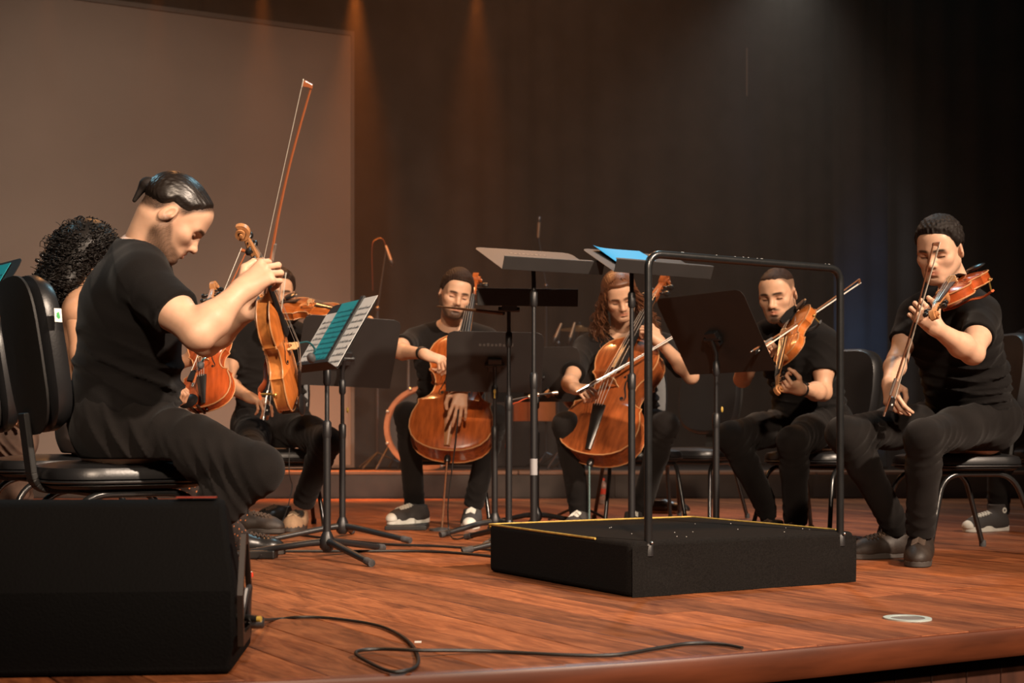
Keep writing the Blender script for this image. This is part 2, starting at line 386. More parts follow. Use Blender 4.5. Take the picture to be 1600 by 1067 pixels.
m = MB(); m.tube(bend([(0.0, PD - 0.01, pz), (PW * 0.5, PD, pz + 0.001), (PW, PD, pz), (PW, PD * 0.5, pz), (PW, 0.10, pz - 0.001)], 0.02), 0.0036, 6); m.build('yellow_piping', M_yellow, pod)
# guard rail: bent black tube with two feet in the front edge
def in_pod(p): q = V(p) - Fc; return V((q.dot(ux), q.dot(uy), q.z))
x1, x2 = 0.075, PW - 0.062; RH = 1.065
m = MB(); m.tube(bend([(x1, 0.012, 0.13), (x1, 0.012, RH), (x2, 0.012, RH), (x2, 0.012, 0.13)], 0.05, 8), 0.0128, 12)
m.build('guard_rail', mat('chipped_black_rail', (0.010, 0.0105, 0.011), 0.28, noise=0.2, bump=0.1, bscale=90, spec=0.6), pod)
for x in (x1, x2):
    m = MB(); m.lathe([(0.017, 0.125), (0.017, 0.16), (0.0135, 0.165)], 12, Matrix.Translation((x, 0.012, 0))); m.build('rail_socket', M_blackmetal, pod)
    m = MB(); m.sphere((x, -0.008, PH - 0.005), 0.005, 8, 5); m.build('screw', M_chrome, pod)
m = MB()
for i in range(16):
    q = random.uniform(x1 + 0.12, x2 - 0.02), 0.012 + random.uniform(-0.006, 0.006), RH + 0.0125; m.sphere(q, (random.uniform(0.001, 0.006), 0.002, 0.0008), 6, 4)
m.build('chipped_paint', M_white, pod).__setitem__('kind', 'stuff')
m = MB()
for i in range(15):
    m.sphere((random.uniform(0.15, PW - 0.05), random.uniform(0.08, PD - 0.35), PH + 0.0008), (0.0022, 0.0018, 0.0009), 5, 3)
m.build('lint', M_white, pod)['kind'] = 'stuff'

# ---------------------------------------------------------------- stage monitor (seen from behind) at the front left
M_cab = mat('monitor_cabinet_paint', (0.0022, 0.0018, 0.0017), 0.85, bump=0.4, bscale=160, spec=0.12)
mon = thing('stage_monitor', 'big black wedge stage monitor at the front left stage edge', 'speaker', (-0.585, 2.80, 0.002), R(5))
prof = [(0.0, 0.0), (0.0, 0.02), (-0.012, 0.055), (-0.012, 0.175), (0.10, 0.352), (0.135, 0.362), (0.175, 0.345), (0.36, 0.06), (0.36, 0.0)]
m = MB(); Lm = 0.86
vs = [(0.0 - (0.028 if z > 0.3 else 0.0) + (0.012 if 0.05 < z < 0.2 else 0), y, z) for y, z in prof] + [(-Lm, y, z) for y, z in prof]; k = len(prof)
m.add(vs, [tuple(range(k)), tuple(range(2 * k - 1, k - 1, -1))] + [(i, i + k, (i + 1) % k + k, (i + 1) % k) for i in range(k)])
m.build('cabinet', M_cab, mon, bevel=0.012, seg=2, sharp=30)
m = MB(); hx = [(0.05, 0.05), (0.035, 0.16), (0.10, 0.285), (0.145, 0.285), (0.22, 0.16), (0.19, 0.05)]
Tm = Matrix(((0, 0, 1, 0.008), (1, 0, 0, 0), (0, 1, 0, 0), (0, 0, 0, 1)))
def ring(out, t, z0, z1, T):
    cx = sum(p[0] for p in out) / len(out); cy = sum(p[1] for p in out) / len(out)
    inn = [(cx + (x - cx) * t, cy + (y - cy) * t) for x, y in out]; n = len(out); mb = MB()
    a = [T @ V((x, y, z1)) for x, y in out]; b = [T @ V((x, y, z1)) for x, y in inn]; c = [T @ V((x, y, z0)) for x, y in inn]; d = [T @ V((x, y, z0)) for x, y in out]
    mb.add(a + b + c + d, [(i, (i + 1) % n, (i + 1) % n + n, i + n) for i in range(n)] + [(i + n, (i + 1) % n + n, (i + 1) % n + 2 * n, i + 2 * n) for i in range(n)] + [(i + 3 * n, (i + 1) % n + 3 * n, (i + 1) % n, i) for i in range(n)])
    return mb
ring(hx, 0.80, 0.0, 0.012, Tm).build('handle_frame', mat('black_plastic_baked_brown_light', (0.016, 0.008, 0.005), 0.45), mon, smooth=False)  # brown light on the cutout's edges is baked into the frame colour
m = MB(); m.tube([(0.012, 0.06, 0.10), (0.022, 0.09, 0.165), (0.022, 0.15, 0.165), (0.012, 0.18, 0.10)], 0.007, 8); m.build('carry_handle', M_darksteel, mon)
m = MB(); m.box((-0.13, 0.105, 0.3625), (-0.045, 0.128, 0.3655)); m.build('red_tape', mat('red_tape', (0.20, 0.020, 0.007), 0.5), mon, smooth=False)
m = MB(); m.lathe([(0.014, 0), (0.014, 0.03), (0.010, 0.034)], 10, Matrix.Translation((0.012, 0.235, 0.075)) @ Matrix.Rotation(R(90), 4, 'Y')); m.build('cable_socket', M_darksteel, mon)

# ---------------------------------------------------------------- padded stacking chairs
def make_chair(seat_z=0.43):
    t = thing('padded_chair', None, 'chair')
    # local: sitter faces +y, origin on the floor under the seat's middle
    def cushion(w, d, h, r, bulge, n=5):
        o = rrect(w, d, r, 6); mb = MB(); k = len(o); rings = []
        for s_, z in ((0.90, 0.0), (1.0, 0.012), (1.0, h * 0.55), (0.965, h * 0.85), (0.86, h), (0.6, h + bulge * 0.7), (0.3, h + bulge)):
            rings.append([(x * s_, y * s_, z) for x, y in o])
        vs = [p for q in rings for p in q]; R_ = len(rings)
        mb.add(vs, [(i * k + j, i * k + (j + 1) % k, (i + 1) * k + (j + 1) % k, (i + 1) * k + j) for i in range(R_ - 1) for j in range(k)] + [tuple(range(k - 1, -1, -1)), tuple((R_ - 1) * k + j for j in range(k))])
        return mb
    def place(mb, T): mb.v = [tuple(T @ V(p)) for p in mb.v]; return mb
    place(cushion(0.46, 0.45, 0.05, 0.13, 0.012), Matrix.Translation((0, 0, seat_z - 0.062))).build('seat', M_vinyl, t)
    place(cushion(0.45, 0.44, 0.018, 0.13, 0.0), Matrix.Translation((0, 0, seat_z - 0.078))).build('seat_shell', M_vinylback, t)
    o = rrect(0.458, 0.448, 0.13, 6); m = MB(); m.tube([(x, y, seat_z - 0.058) for x, y in o + o[:1]], 0.0045, 6, cap=False); m.build('seat_piping', M_vinyl, t)
    # back: taller than wide, rounded more at the top, curved about the sitter
    def back(w, h, y0, y1, name, material):
        pts = []; nn = 36
        for i in range(nn):
            a = 2 * math.pi * i / nn; c, s = math.cos(a), math.sin(a); e = 0.55 if s > 0 else 0.7
            pts.append((math.copysign(abs(c) ** e, c) * w / 2 * (0.93 + 0.07 * (-s if s < 0 else 0.3)), math.copysign(abs(s) ** e, s) * h / 2))
        mb = MB(); rings = []
        for q, y in ((0.0, y0), (0.55, y0), (0.90, y0 + 0.004), (1.0, y0 + (y1 - y0) * 0.3), (1.0, y0 + (y1 - y0) * 0.6), (0.93, y1 - 0.003), (0.7, y1 + 0.004), (0.35, y1 + 0.008), (0.0, y1 + 0.008)):
            rings.append([(x * q, y + 0.35 * (x * q) ** 2 + 0.10 * (z * q) ** 2, z * q) for x, z in pts])
        vs = [p for r_ in rings for p in r_]; k = nn
        mb.add(vs, [(i * k + j, (i + 1) * k + j, (i + 1) * k + (j + 1) % k, i * k + (j + 1) % k) for i in range(len(rings) - 1) for j in range(k)])
        T = Matrix.Translation((0, -0.245, seat_z + 0.292)) @ Matrix.Rotation(R(9), 4, 'X')
        place(mb, T); return mb.build(name, material, t)
    back(0.42, 0.435, -0.022, 0.045, 'backrest', M_vinyl)
    back(0.425, 0.44, -0.040, -0.019, 'back_shell', M_vinylback)
    m = MB(); pth = bend([(0, -0.02, seat_z - 0.085), (0, -0.235, seat_z - 0.085), (0, -0.262, seat_z + 0.13)], 0.05, 5)
    for a, b in zip(pth[:-1], pth[1:]):
        d = (b - a).normalized(); nn_ = V((1, 0, 0)).cross(d); T = frame(a, (1, 0, 0), nn_, d); m.box((-0.036, -0.009, -0.002), (0.036, 0.009, (b - a).length + 0.002), T)
    m.build('back_bracket', M_vinylback, t, smooth=False, bevel=0.004)
    for sx in (-1, 1):
        m = MB(); x = 0.185 * sx; m.tube(bend([(x * 1.22, 0.255, 0.012), (x, 0.165, seat_z - 0.09), (x, -0.155, seat_z - 0.09), (x * 1.22, -0.27, 0.012)], 0.085, 7), 0.0115, 10)
        m.build('leg_frame', mat('black_tube_steel', (0.012, 0.0125, 0.013), 0.25, spec=0.8), t)
        for y in (0.257, -0.272):
            m = MB(); m.lathe([(0.015, 0.0), (0.016, 0.02), (0.0135, 0.03)], 10, Matrix.Translation((x * 1.225, y, 0))); m.build('rubber_foot', M_rubber, t)
    for y in (0.10, -0.11):
        m = MB(); m.tube([(-0.185, y, seat_z - 0.09), (0.185, y, seat_z - 0.09)], 0.010, 8); m.build('cross_bar', M_blackmetal, t)
    return t
CH0 = make_chair(); _used = []
def chair(loc, fwd, label):
    """fwd = the way the sitter faces"""
    rz = math.atan2(fwd[1], fwd[0]) - math.pi / 2; loc = (loc[0], loc[1], 0)
    if not _used: o = CH0; o.location = loc; o.rotation_euler = (0, 0, rz); o['label'] = label
    else: o = dup(CH0, loc, rz, label)
    o['group'] = 'padded black chairs of the players'; _used.append(o); return o

# ---------------------------------------------------------------- music stands
def stand(base, h, face, tilt, label, w=0.50, dh=0.34, roll=0, foot=0.0, lip=0.048, legs=True, legspan=0.31, at=(0, 0), knob=True):
    """base = pole's foot on the floor; h = height of the desk's middle; face = horizontal direction to the reader; tilt = lean back from upright, degrees"""
    t = thing('music_stand', label, 'music stand', (base[0], base[1], 0), 0)
    t['group'] = 'black music stands of the ensemble'
    f = V((face[0], face[1], 0)).normalized(); ti = R(tilt)
    nz = f * math.cos(ti) + V((0, 0, 1)) * math.sin(ti); up = -f * math.sin(ti) + V((0, 0, 1)) * math.cos(ti); xx = up.cross(nz)
    if roll: q = Matrix.Rotation(R(roll), 3, nz); up = q @ up; xx = q @ xx
    T = frame(V((at[0], at[1], h)), xx, up, nz)          # desk: x across, y up the desk, z towards the reader
    c = 0.035; o = [(-w / 2, -dh / 2), (w / 2, -dh / 2), (w / 2, dh / 2 - c), (w / 2 - c * 0.3, dh / 2 - c * 0.3), (w / 2 - c, dh / 2), (-w / 2 + c, dh / 2), (-w / 2 + c * 0.3, dh / 2 - c * 0.3), (-w / 2, dh / 2 - c)]
    m = MB(); m.prism(o, -0.0022, 0.0, T); m.build('desk', M_desk, t, smooth=False, bevel=0.0012, seg=1)
    m = MB(); lo = [(-w / 2 + 0.02, 0), (w / 2 - 0.02, 0), (w / 2, 0.0), (w / 2, lip - 0.014), (w / 2 - 0.014, lip), (-w / 2 + 0.014, lip), (-w / 2, lip - 0.014), (-w / 2, 0)]
    T2 = T @ Matrix(((1, 0, 0, 0), (0, 0, 1, -dh / 2), (0, 1, 0, 0), (0, 0, 0, 1)))
    m.box((-w / 2, -dh / 2 - 0.002, -0.002), (w / 2, -dh / 2 + 0.001, lip), T)
    ls = 0.016; m2 = MB(); o2 = [(-w / 2, 0.0), (w / 2, 0.0), (w / 2, ls - 0.008), (w / 2 - 0.003, ls - 0.003), (w / 2 - 0.008, ls), (-w / 2 + 0.008, ls), (-w / 2 + 0.003, ls - 0.003), (-w / 2, ls - 0.008)]
    T3 = T @ Matrix(((1, 0, 0, 0), (0, 1, 0, -dh / 2 - 0.002), (0, 0, 1, lip), (0, 0, 0, 1)))
    m.prism(o2, -0.001, 0.0016, T3)
    m.build('lip', M_desk, t, smooth=False, bevel=0.001, seg=1)
    rel = V((0, 0, h)) - T.translation; bx = max(-0.2, min(0.2, rel.dot(xx))); by = max(-0.12, min(0.12, rel.dot(up)))
    m = MB(); m.box((bx - 0.035, by - 0.045, -0.03), (bx + 0.035, by + 0.025, -0.002), T); m.tube([T @ V((bx - 0.05, by - 0.01, -0.022)), T @ V((bx + 0.05, by - 0.01, -0.022))], 0.012, 10); m.build('tilt_bracket', M_blackmetal, t, smooth=False, bevel=0.004)
    top = T @ V((bx, by - 0.01, -0.03)); zt = top.z
    dx = V((at[0], at[1], 0)); top_l = V((top.x, top.y, zt))
    m = MB(); m.tube([(0, 0, 0.06), (0, 0, zt * 0.60)], 0.0155, 12); m.build('pole', M_blackmetal, t)
    m = MB(); m.tube([(0, 0, zt * 0.55), (0, 0, zt - 0.06), top], 0.0095, 10); m.build('inner_pole', M_blackmetal, t)
    m = MB(); m.lathe([(0.0165, -0.03), (0.0182, -0.02), (0.0182, 0.03), (0.012, 0.04)], 12, Matrix.Translation((0, 0, zt * 0.60))); m.build('clutch', M_blackmetal, t)
    m = MB(); m.lathe([(0.0125, -0.035), (0.0165, -0.025), (0.0165, 0.025), (0.011, 0.035)], 12, Matrix.Translation((0, 0, zt - 0.13))); m.build('collar', M_blackmetal, t)
    if legs:
        m = MB(); m.lathe([(0.017, 0.03), (0.03, 0.045), (0.032, 0.075), (0.017, 0.11)], 12); m.build('hub', M_blackmetal, t)
        for k in range(3):
            a = R(foot + 120 * k); d = V((math.cos(a), math.sin(a), 0)); m = MB()
            m.tube([d * 0.02 + V((0, 0, 0.068)), d * 0.08 + V((0, 0, 0.062)), d * legspan + V((0, 0, 0.015))], [0.016, 0.0145, 0.0125], 10); lg = m.build('leg', M_blackmetal, t)
            m = MB(); dd = (d * (legspan - 0.08) - V((0, 0, 0.044))).normalized(); e = d * legspan + V((0, 0, 0.0155)); m.tube([e - dd * 0.035, e + dd * 0.012], 0.0152, 10); m.build('rubber_tip', M_rubber, lg)
    t['_T'] = [c for r_ in T for c in r_]
    return t, T
def on_desk(t, T): return Matrix.Translation(t.location) @ T

def sheet(name, label, cat, M, w, h, z, material, ink=None, rows=9, thick=0.0012, group=None, seed=0, title=False):
    """a page lying on a desk: box of paper with printed staves as flat ink strips"""
    t = thing(name, label, cat, M=M @ Matrix.Translation((0, 0, z)), group=group); m = MB(); m.box((-w / 2, 0, 0), (w / 2, h, thick)); m.build('page', material, t, smooth=False)
    if ink is not None:
        m = MB(); r = random.Random(seed)
        for i in range(rows):
            y = h * (0.06 + 0.86 * i / rows)
            for q in range(5): m.box((-w * 0.44, y + q * 0.0017, thick), (w * 0.44, y + q * 0.0017 + 0.0005, thick + 0.0003))
            for q in range(14):
                x = r.uniform(-w * 0.42, w * 0.42); yy = y + r.uniform(-0.001, 0.008); m.box((x, yy, thick), (x + 0.0035, yy + 0.0028, thick + 0.0004)); m.box((x + 0.003, yy, thick), (x + 0.0038, yy + 0.009, thick + 0.0004))
        m.build('printed_staves', ink, t, smooth=False)['kind'] = 'stuff'
    return t

# conductor's two stands behind the podium (their desks lie nearly flat), pencil-thin third stand, and the players' stands
bD = V((P(834, 680, 5.75).x, 5.75, 0)); sD, TD = stand(bD, 1.250, (0.42, -0.9), 67, 'tall music stand with bare near-flat grey desk behind the podium', w=0.47, dh=0.33, foot=200, at=(0.015, 0.02), lip=0.054)
bE = V((P(987, 680, 5.75).x, 5.75, 0)); sE, TE = stand(bE, 1.238, (0.45, -0.89), 66, 'tall music stand holding the blue folder behind the podium rail', w=0.47, dh=0.33, roll=-2.5, foot=40, at=(0.06, 0.02), lip=0.054)
bC = V((P(795, 680, 6.2).x, 6.2, 0)); sC, TC = stand(bC, 1.105, (0.12, -1), 83, 'dark music stand with a baton across it, half behind the bare tall stand', w=0.455, dh=0.33, roll=-3.2, foot=250, lip=0.075, at=(0.075, 0.03))
bB = V((P(773, 680, 6.75).x, 6.75, 0)); sB, TB = stand(bB, 0.868, (-0.05, 1), 25, 'black music stand turned away in front of the short-haired cellist', w=0.485, dh=0.325, roll=1, foot=215, lip=0.042)
bA = V((P(511, 680, 5.45).x, 5.45, 0)); sA, TA = stand(bA, 0.905, (-0.87, -0.49), 31, 'music stand holding sheets and the teal page beside the tuning violinist', w=0.50, dh=0.34, foot=-58, legspan=0.40, at=(0.03, 0.01))
bA2 = V((P(535, 680, 6.4).x, 6.4, 0)); sA2, TA2 = stand(bA2, 0.895, (-0.35, 0.93), 28, 'music stand with its bare back to us, behind the teal page', w=0.47, dh=0.36, roll=2, foot=-30, legspan=0.38, at=(0.03, -0.02))
bF = V((P(1119, 680, 6.25).x, 6.25, 0)); sF, TF = stand(bF, 0.972, (0.80, 0.60), 33, 'black music stand with its back to us beside the bearded violinist', w=0.56, dh=0.42, foot=100, at=(-0.01, -0.01))
bG = V((P(838, 680, 7.3).x, 7.3, 0)); sG, TG = stand(bG, 0.83, (0.25, 0.97), 25, 'brownish music stand half hidden between the two cellists', w=0.50, dh=0.32, foot=20)
bH = V((P(-40, 680, 4.9).x, 4.9, 0)); sH, TH = stand(bH, 0.985, (-0.75, -0.66), 30, 'music stand cut by the left photo edge holding a teal page', w=0.5, dh=0.34, foot=20)
MA = on_desk(sA, TA)
o = Matrix.Translation((0, -0.17, 0))
sheet('sheet_music', 'white sheet music page under the teal page, on its inner side', 'sheet music', MA @ o @ Matrix.Translation((-0.145, 0.003, 0)), 0.20, 0.29, 0.0015, M_paper, M_ink, seed=1, group='pages on the stand by the tuning violinist')
sheet('teal_page', 'teal printed page in the middle of the crowded music stand', 'sheet music', MA @ o @ Matrix.Translation((-0.01, 0.003, 0)), 0.205, 0.33, 0.006, M_teal, M_tealink, rows=11, seed=2, group='pages on the stand by the tuning violinist')
sheet('sheet_music', 'white sheet music page leaning beside the black binder spine', 'sheet music', MA @ o @ Matrix.Translation((0.19, 0.003, 0)), 0.14, 0.33, 0.008, M_paper, M_ink, seed=3, group='pages on the stand by the tuning violinist')
bn = thing('binder', 'narrow black binder edge between teal page and white page', 'binder', M=MA @ o @ Matrix.Translation((0.108, 0.004, 0.002)))
m = MB(); m.box((-0.016, 0, 0), (0.016, 0.34, 0.014)); m.build('cover', M_vinylback, bn, smooth=False, bevel=0.003)
m = MB()
for y in (0.09, 0.17, 0.25): m.tube([(-0.006, y, 0.014), (0.0, y, 0.019), (0.006, y, 0.014)], 0.0018, 6)
m.build('rings', M_darksteel, bn)
ME = on_desk(sE, TE)
bf = thing('folder', 'bright blue folder lying on the conductor stand behind the rail', 'folder', M=ME @ Matrix.Translation((-0.045, -0.155, 0.0015)) @ Matrix.Rotation(R(3), 4, 'Z'))
m = MB(); N = 14
vs = [(-0.12 + 0.24 * i / N, 0.32 * j / 6, 0.004 + dz + 0.012 * math.exp(-i / 2.2) * (j / 6)) for dz in (0, 0.002) for i in range(N + 1) for j in range(7)]
h_ = (N + 1) * 7
m.add(vs, [(i * 7 + j + h_, (i + 1) * 7 + j + h_, (i + 1) * 7 + j + 1 + h_, i * 7 + j + 1 + h_) for i in range(N) for j in range(6)] + [(i * 7 + j, i * 7 + j + 1, (i + 1) * 7 + j + 1, (i + 1) * 7 + j) for i in range(N) for j in range(6)]
      + [(i * 7, (i + 1) * 7, (i + 1) * 7 + h_, i * 7 + h_) for i in range(N)])
m.build('cover', M_blue, bf)
m = MB(); m.box((-0.02, 0.10, 0.0066), (0.085, 0.15, 0.0076)); m.build('white_label', M_paper, bf, smooth=False)
sheet('teal_page', 'teal page on the music stand at the left photo edge', 'sheet music', on_desk(sH, TH) @ o @ Matrix.Translation((0.05, 0.003, 0)), 0.22, 0.32, 0.004, M_teal, M_tealink, rows=9, seed=4)
MC = on_desk(sC, TC)
bt = thing('baton', 'thin dark wooden baton sticking out from the stand before the cellist', 'baton', M=Matrix.Translation(P(752, 486, 6.2)))
m = MB(); m.tube([(0.10, 0.05, -0.006), (0, 0, 0), P(683, 478.5, 6.0) - P(752, 486, 6.2)], [0.0085, 0.0075, 0.0035], 8); m.build('stick', mat('dark_stick_wood', (0.10, 0.045, 0.02), 0.4), bt)
m = MB(); m.sphere((0.10, 0.05, -0.006), 0.010, 8, 6); m.build('grip', M_blackmetal, bt)
for s_, T_ in ((sD, TD), (sB, TB)):
    m = MB(); zz_ = 0.0004 if s_ is sD else -0.0028
    for i in range(9): m.box((-0.09 + 0.02 * i, 0.085, zz_ - 0.0003), (-0.078 + 0.02 * i, 0.085 + (0.012 if i % 3 else 0.016), zz_ + 0.0006), T_)
    m.build('embossed_lettering', mat('grey_emboss', (0.07, 0.065, 0.06), 0.5), s_, smooth=False)['kind'] = 'stuff'
# yellow clutch wing, tape band
m = MB(); q = V((0.01, -0.02, 0.0)); m.sphere((0.0, -0.021, 0.72), (0.007, 0.004, 0.012), 8, 6); m.tube([(0, -0.021, 0.71), (0, -0.021, 0.685)], 0.0035, 6); m.build('wing_screw', M_yellow, sB)
m = MB(); m.lathe([(0.0162, 0.33), (0.0162, 0.40)], 12); m.build('grey_tape', mat('grey_tape', (0.30, 0.30, 0.31), 0.6), sD)
for s_ in (sF, sA2):
    m = MB(); m.sphere((0.026, -0.01, 0.62), (0.006, 0.004, 0.014), 8, 6); m.build('wing_screw', M_yellow, s_)

# ---------------------------------------------------------------- microphones, drum kit, cables and small things
def mic_stand(loc, label, h, boom_to, mic_dir=(0.25, 0, -1), r=0.009, legz=0.0, feet=10):
    """round-pole tripod stand with a boom; boom_to and mic_dir relative to the foot"""
    t = thing('microphone_stand', label, 'microphone stand', loc); m = MB(); m.tube([(0, 0, 0.1), (0, 0, h)], r, 8); m.build('pole', M_darksteel, t)
    for k in range(3):
        a = R(feet + 120 * k); m = MB(); m.tube([(0, 0, 0.14), (0.28 * math.cos(a), 0.28 * math.sin(a), 0.01)], 0.007, 6); m.build('leg', M_darksteel, t)
    m = MB(); m.tube([(-(boom_to[0]) * 0.15, -(boom_to[1]) * 0.15, h - (boom_to[2] - h) * 0.15), boom_to], 0.0065, 8); m.build('boom', M_darksteel, t)
    m = MB(); m.sphere((0, 0, h), 0.02, 8, 6); m.build('boom_clutch', M_darksteel, t)
    b = V(boom_to); d = V(mic_dir).normalized()
    mm = thing('microphone', label.replace('stand', 'microphone', 1) if False else None, 'microphone', V(loc) + b)
    x = d.orthogonal().normalized(); T = frame((0, 0, 0), x, d.cross(x), d)
    k = MB(); k.lathe([(0.009, -0.02), (0.011, 0.0), (0.0135, 0.10), (0.0135, 0.11)], 12, T); k.build('body', mat('champagne_metal', (0.50, 0.36, 0.25), 0.35, 0.6), mm)
    k = MB(); k.lathe([(0.0165, 0.11), (0.0175, 0.125), (0.0165, 0.15), (0.008, 0.163)], 12, T); k.build('grille', M_darksteel, mm)
    return t, mm
RZ = 0.215
q = P(590, 680, 11.3); s1, m1 = mic_stand((q.x, 11.3, RZ), 'thin boom microphone stand at the screen edge beyond the music stands', 1.35, (0.075, 0, 1.86), (0.35, 0, -1))
m1['label'] = 'pale microphone pointing down from the boom near the screen edge'
m = MB(); m.tube(bez([(0.075, 0, 1.86), (0.04, 0, 1.935), (-0.01, 0, 1.93), (-0.045, -0.01, 1.86), (-0.04, 0, 1.5)], 6), 0.004, 6); m.build('red_cable', mat('dark_red_cable', (0.07, 0.012, 0.006), 0.6), s1)
q = P(853, 680, 11.4); s2, m2 = mic_stand((q.x, 11.4, RZ), 'thin microphone stand rising behind the tall grey music stands', 1.55, (-0.065, 0, 1.98), (0.06, 0, 1)); m2['label'] = 'microphone pointing up above the tall bare music stand'
q = P(872, 680, 11.2); s3, m3 = mic_stand((q.x, 11.2, RZ), 'short microphone stand over the drums beside the long-haired cellist', 1.05, (0.02, 0, 1.20), (-0.42, 0, -1)); m3['label'] = 'pale microphone slanting down over the drums, beside the taller one'
q = P(897, 680, 11.0); s4, m4 = mic_stand((q.x, 11.0, RZ), 'low microphone stand right behind the long-haired cellist shoulder', 1.02, (0.0, 0, 1.19), (-0.3, 0, -1)); m4['label'] = 'pale microphone slanting down right by the long-haired cellist hair'

# drum kit on the riser: one thing per drum, cymbal and stand
M_shell = mat('amber_drum_shell', (0.30, 0.085, 0.025), 0.3, noise=0.2, nscale=6, coat=0.4)
M_head = mat('dark_drum_head', (0.035, 0.024, 0.020), 0.5)
M_brass = mat('dull_bronze', (0.35, 0.17, 0.07), 0.35, 0.8)
q = P(668, 652, 11.0); bd = thing('bass_drum', 'bass drum with orange hoop on the riser behind the short-haired cellist', 'drum', (q.x, 11.0, RZ))
zc = 0.345; Tb = Matrix.Translation((0, 0, zc)) @ Matrix.Rotation(R(90), 4, 'X') 
def hollow(r0, r1, z0, z1, T, n=40):
    mb = MB(); mb.v = [tuple(T @ V((r * math.cos(2 * math.pi * k / n), r * math.sin(2 * math.pi * k / n), z))) for r, z in ((r0, z0), (r1, z0), (r1, z1), (r0, z1)) for k in range(n)]
    mb.f = [(a * n + k, a * n + (k + 1) % n, ((a + 1) % 4) * n + (k + 1) % n, ((a + 1) % 4) * n + k) for a in range(4) for k in range(n)]; return mb
hollow(0.305, 0.34, 0.14, 0.19, Tb).build('hoop', mat('orange_wood_hoop', (0.50, 0.17, 0.065), 0.35, noise=0.2, nscale=10), bd)
hollow(0.295, 0.312, -0.2, 0.17, Tb).build('shell', M_shell, bd)
m = MB(); m.lathe([(0.308, 0.150), (0.308, 0.156)], 40, Tb); m.build('drum_head', M_head, bd)
for k in range(8):
    a = R(22 + 45 * k); m = MB(); p_ = (0.335 * math.cos(a), -0.17, zc + 0.335 * math.sin(a)); m.tube([p_, (p_[0], 0.02, p_[2])], 0.006, 6); m.sphere((p_[0], -0.195, p_[2]), 0.015, 6, 5); m.build('tension_claw', M_chrome, bd)
for sx in (-1, 1):
    m = MB(); m.tube([(0.30 * sx, 0.0, zc - 0.12), (0.40 * sx, -0.22, 0.01)], 0.008, 6); m.build('spur', M_darksteel, bd)
for k, (a, b) in enumerate(((-0.12, 0.17), (-0.135, 0.09))):
    m = MB(); m.box((a, -0.1640, zc + b - 0.018), (a + 0.1, -0.158, zc + b + 0.018)); m.build('drum_sticker', mat('pale_sticker', (0.4, 0.42, 0.42), 0.6), bd, smooth=False)
def tom(loc, r, h, label, tilt=0, stand_h=None):
    t = thing('tom_drum', label, 'drum', loc); T = Matrix.Rotation(R(tilt), 4, 'X')
    m = MB(); m.lathe([(r, 0), (r, h)], 28, T); m.build('shell', M_shell, t)
    m = MB(); m.lathe([(r + 0.008, h - 0.02), (r + 0.008, h + 0.012), (r - 0.004, h + 0.012), (r - 0.006, h + 0.004)], 28, T); m.build('hoop', M_chrome, t)
    for k in range(3):
        a = R(90 + 120 * k); m = MB(); m.tube([T @ V((r * math.cos(a), r * math.sin(a), h * 0.5)), (r * 1.15 * math.cos(a), r * 1.15 * math.sin(a), RZ - loc[2] + 0.002)], 0.008, 6); m.build('leg', M_darksteel, t)
    return t
q = P(797, 680, 11.0); tom((q.x, 10.95, 0.98), 0.19, 0.22, 'dim amber tom drum just beyond the music stand of the cellist', 8)
q = P(835, 680, 11.5); tom((q.x, 11.5, 0.62), 0.21, 0.34, 'floor tom drum in the gap left of the long-haired cellist')
def cymbal(loc, r, label, tilt, yaw=0):
    t = thing('cymbal', label, 'cymbal', loc); T = Matrix.Rotation(R(yaw), 4, 'Z') @ Matrix.Rotation(R(tilt), 4, 'X')
    m = MB(); m.lathe([(0.008, 0.03), (0.03, 0.028), (0.045, 0.012), (r * 0.6, 0.002), (r, -0.012), (r * 0.99, -0.0135), (0.04, 0.008), (0.006, 0.02)], 32, T); m.build('plate', M_brass, t)
    m = MB(); m.lathe([(0.012, 0.03), (0.012, 0.05), (0.005, 0.056)], 10, T); m.build('felt_nut', M_darksteel, t)
    s = thing('cymbal_stand', label.replace('cymbal', 'stand carrying the cymbal', 1), 'cymbal stand', (loc[0], loc[1], RZ)); m = MB(); m.tube([(0, 0, 0.08), (0, 0, loc[2] - RZ + 0.03)], 0.011, 8); m.build('pole', mat('grey_steel', (0.2, 0.17, 0.15), 0.4, 0.7), s)
    for k in range(3):
        a = R(15 + 120 * k); m = MB(); m.tube([(0, 0, 0.28), (0.26 * math.cos(a), 0.26 * math.sin(a), 0.008)], 0.008, 6); m.build('leg', M_darksteel, s)
q = P(638, 680, 11.25); cymbal((q.x, 11.25, 1.235), 0.21, 'bronze cymbal behind the elbow of the short-haired cellist', 6)
q = P(905, 680, 11.6); cymbal((q.x, 11.6, 1.42), 0.2, 'bronze cymbal seen under the tall stand beside the long hair', 8)

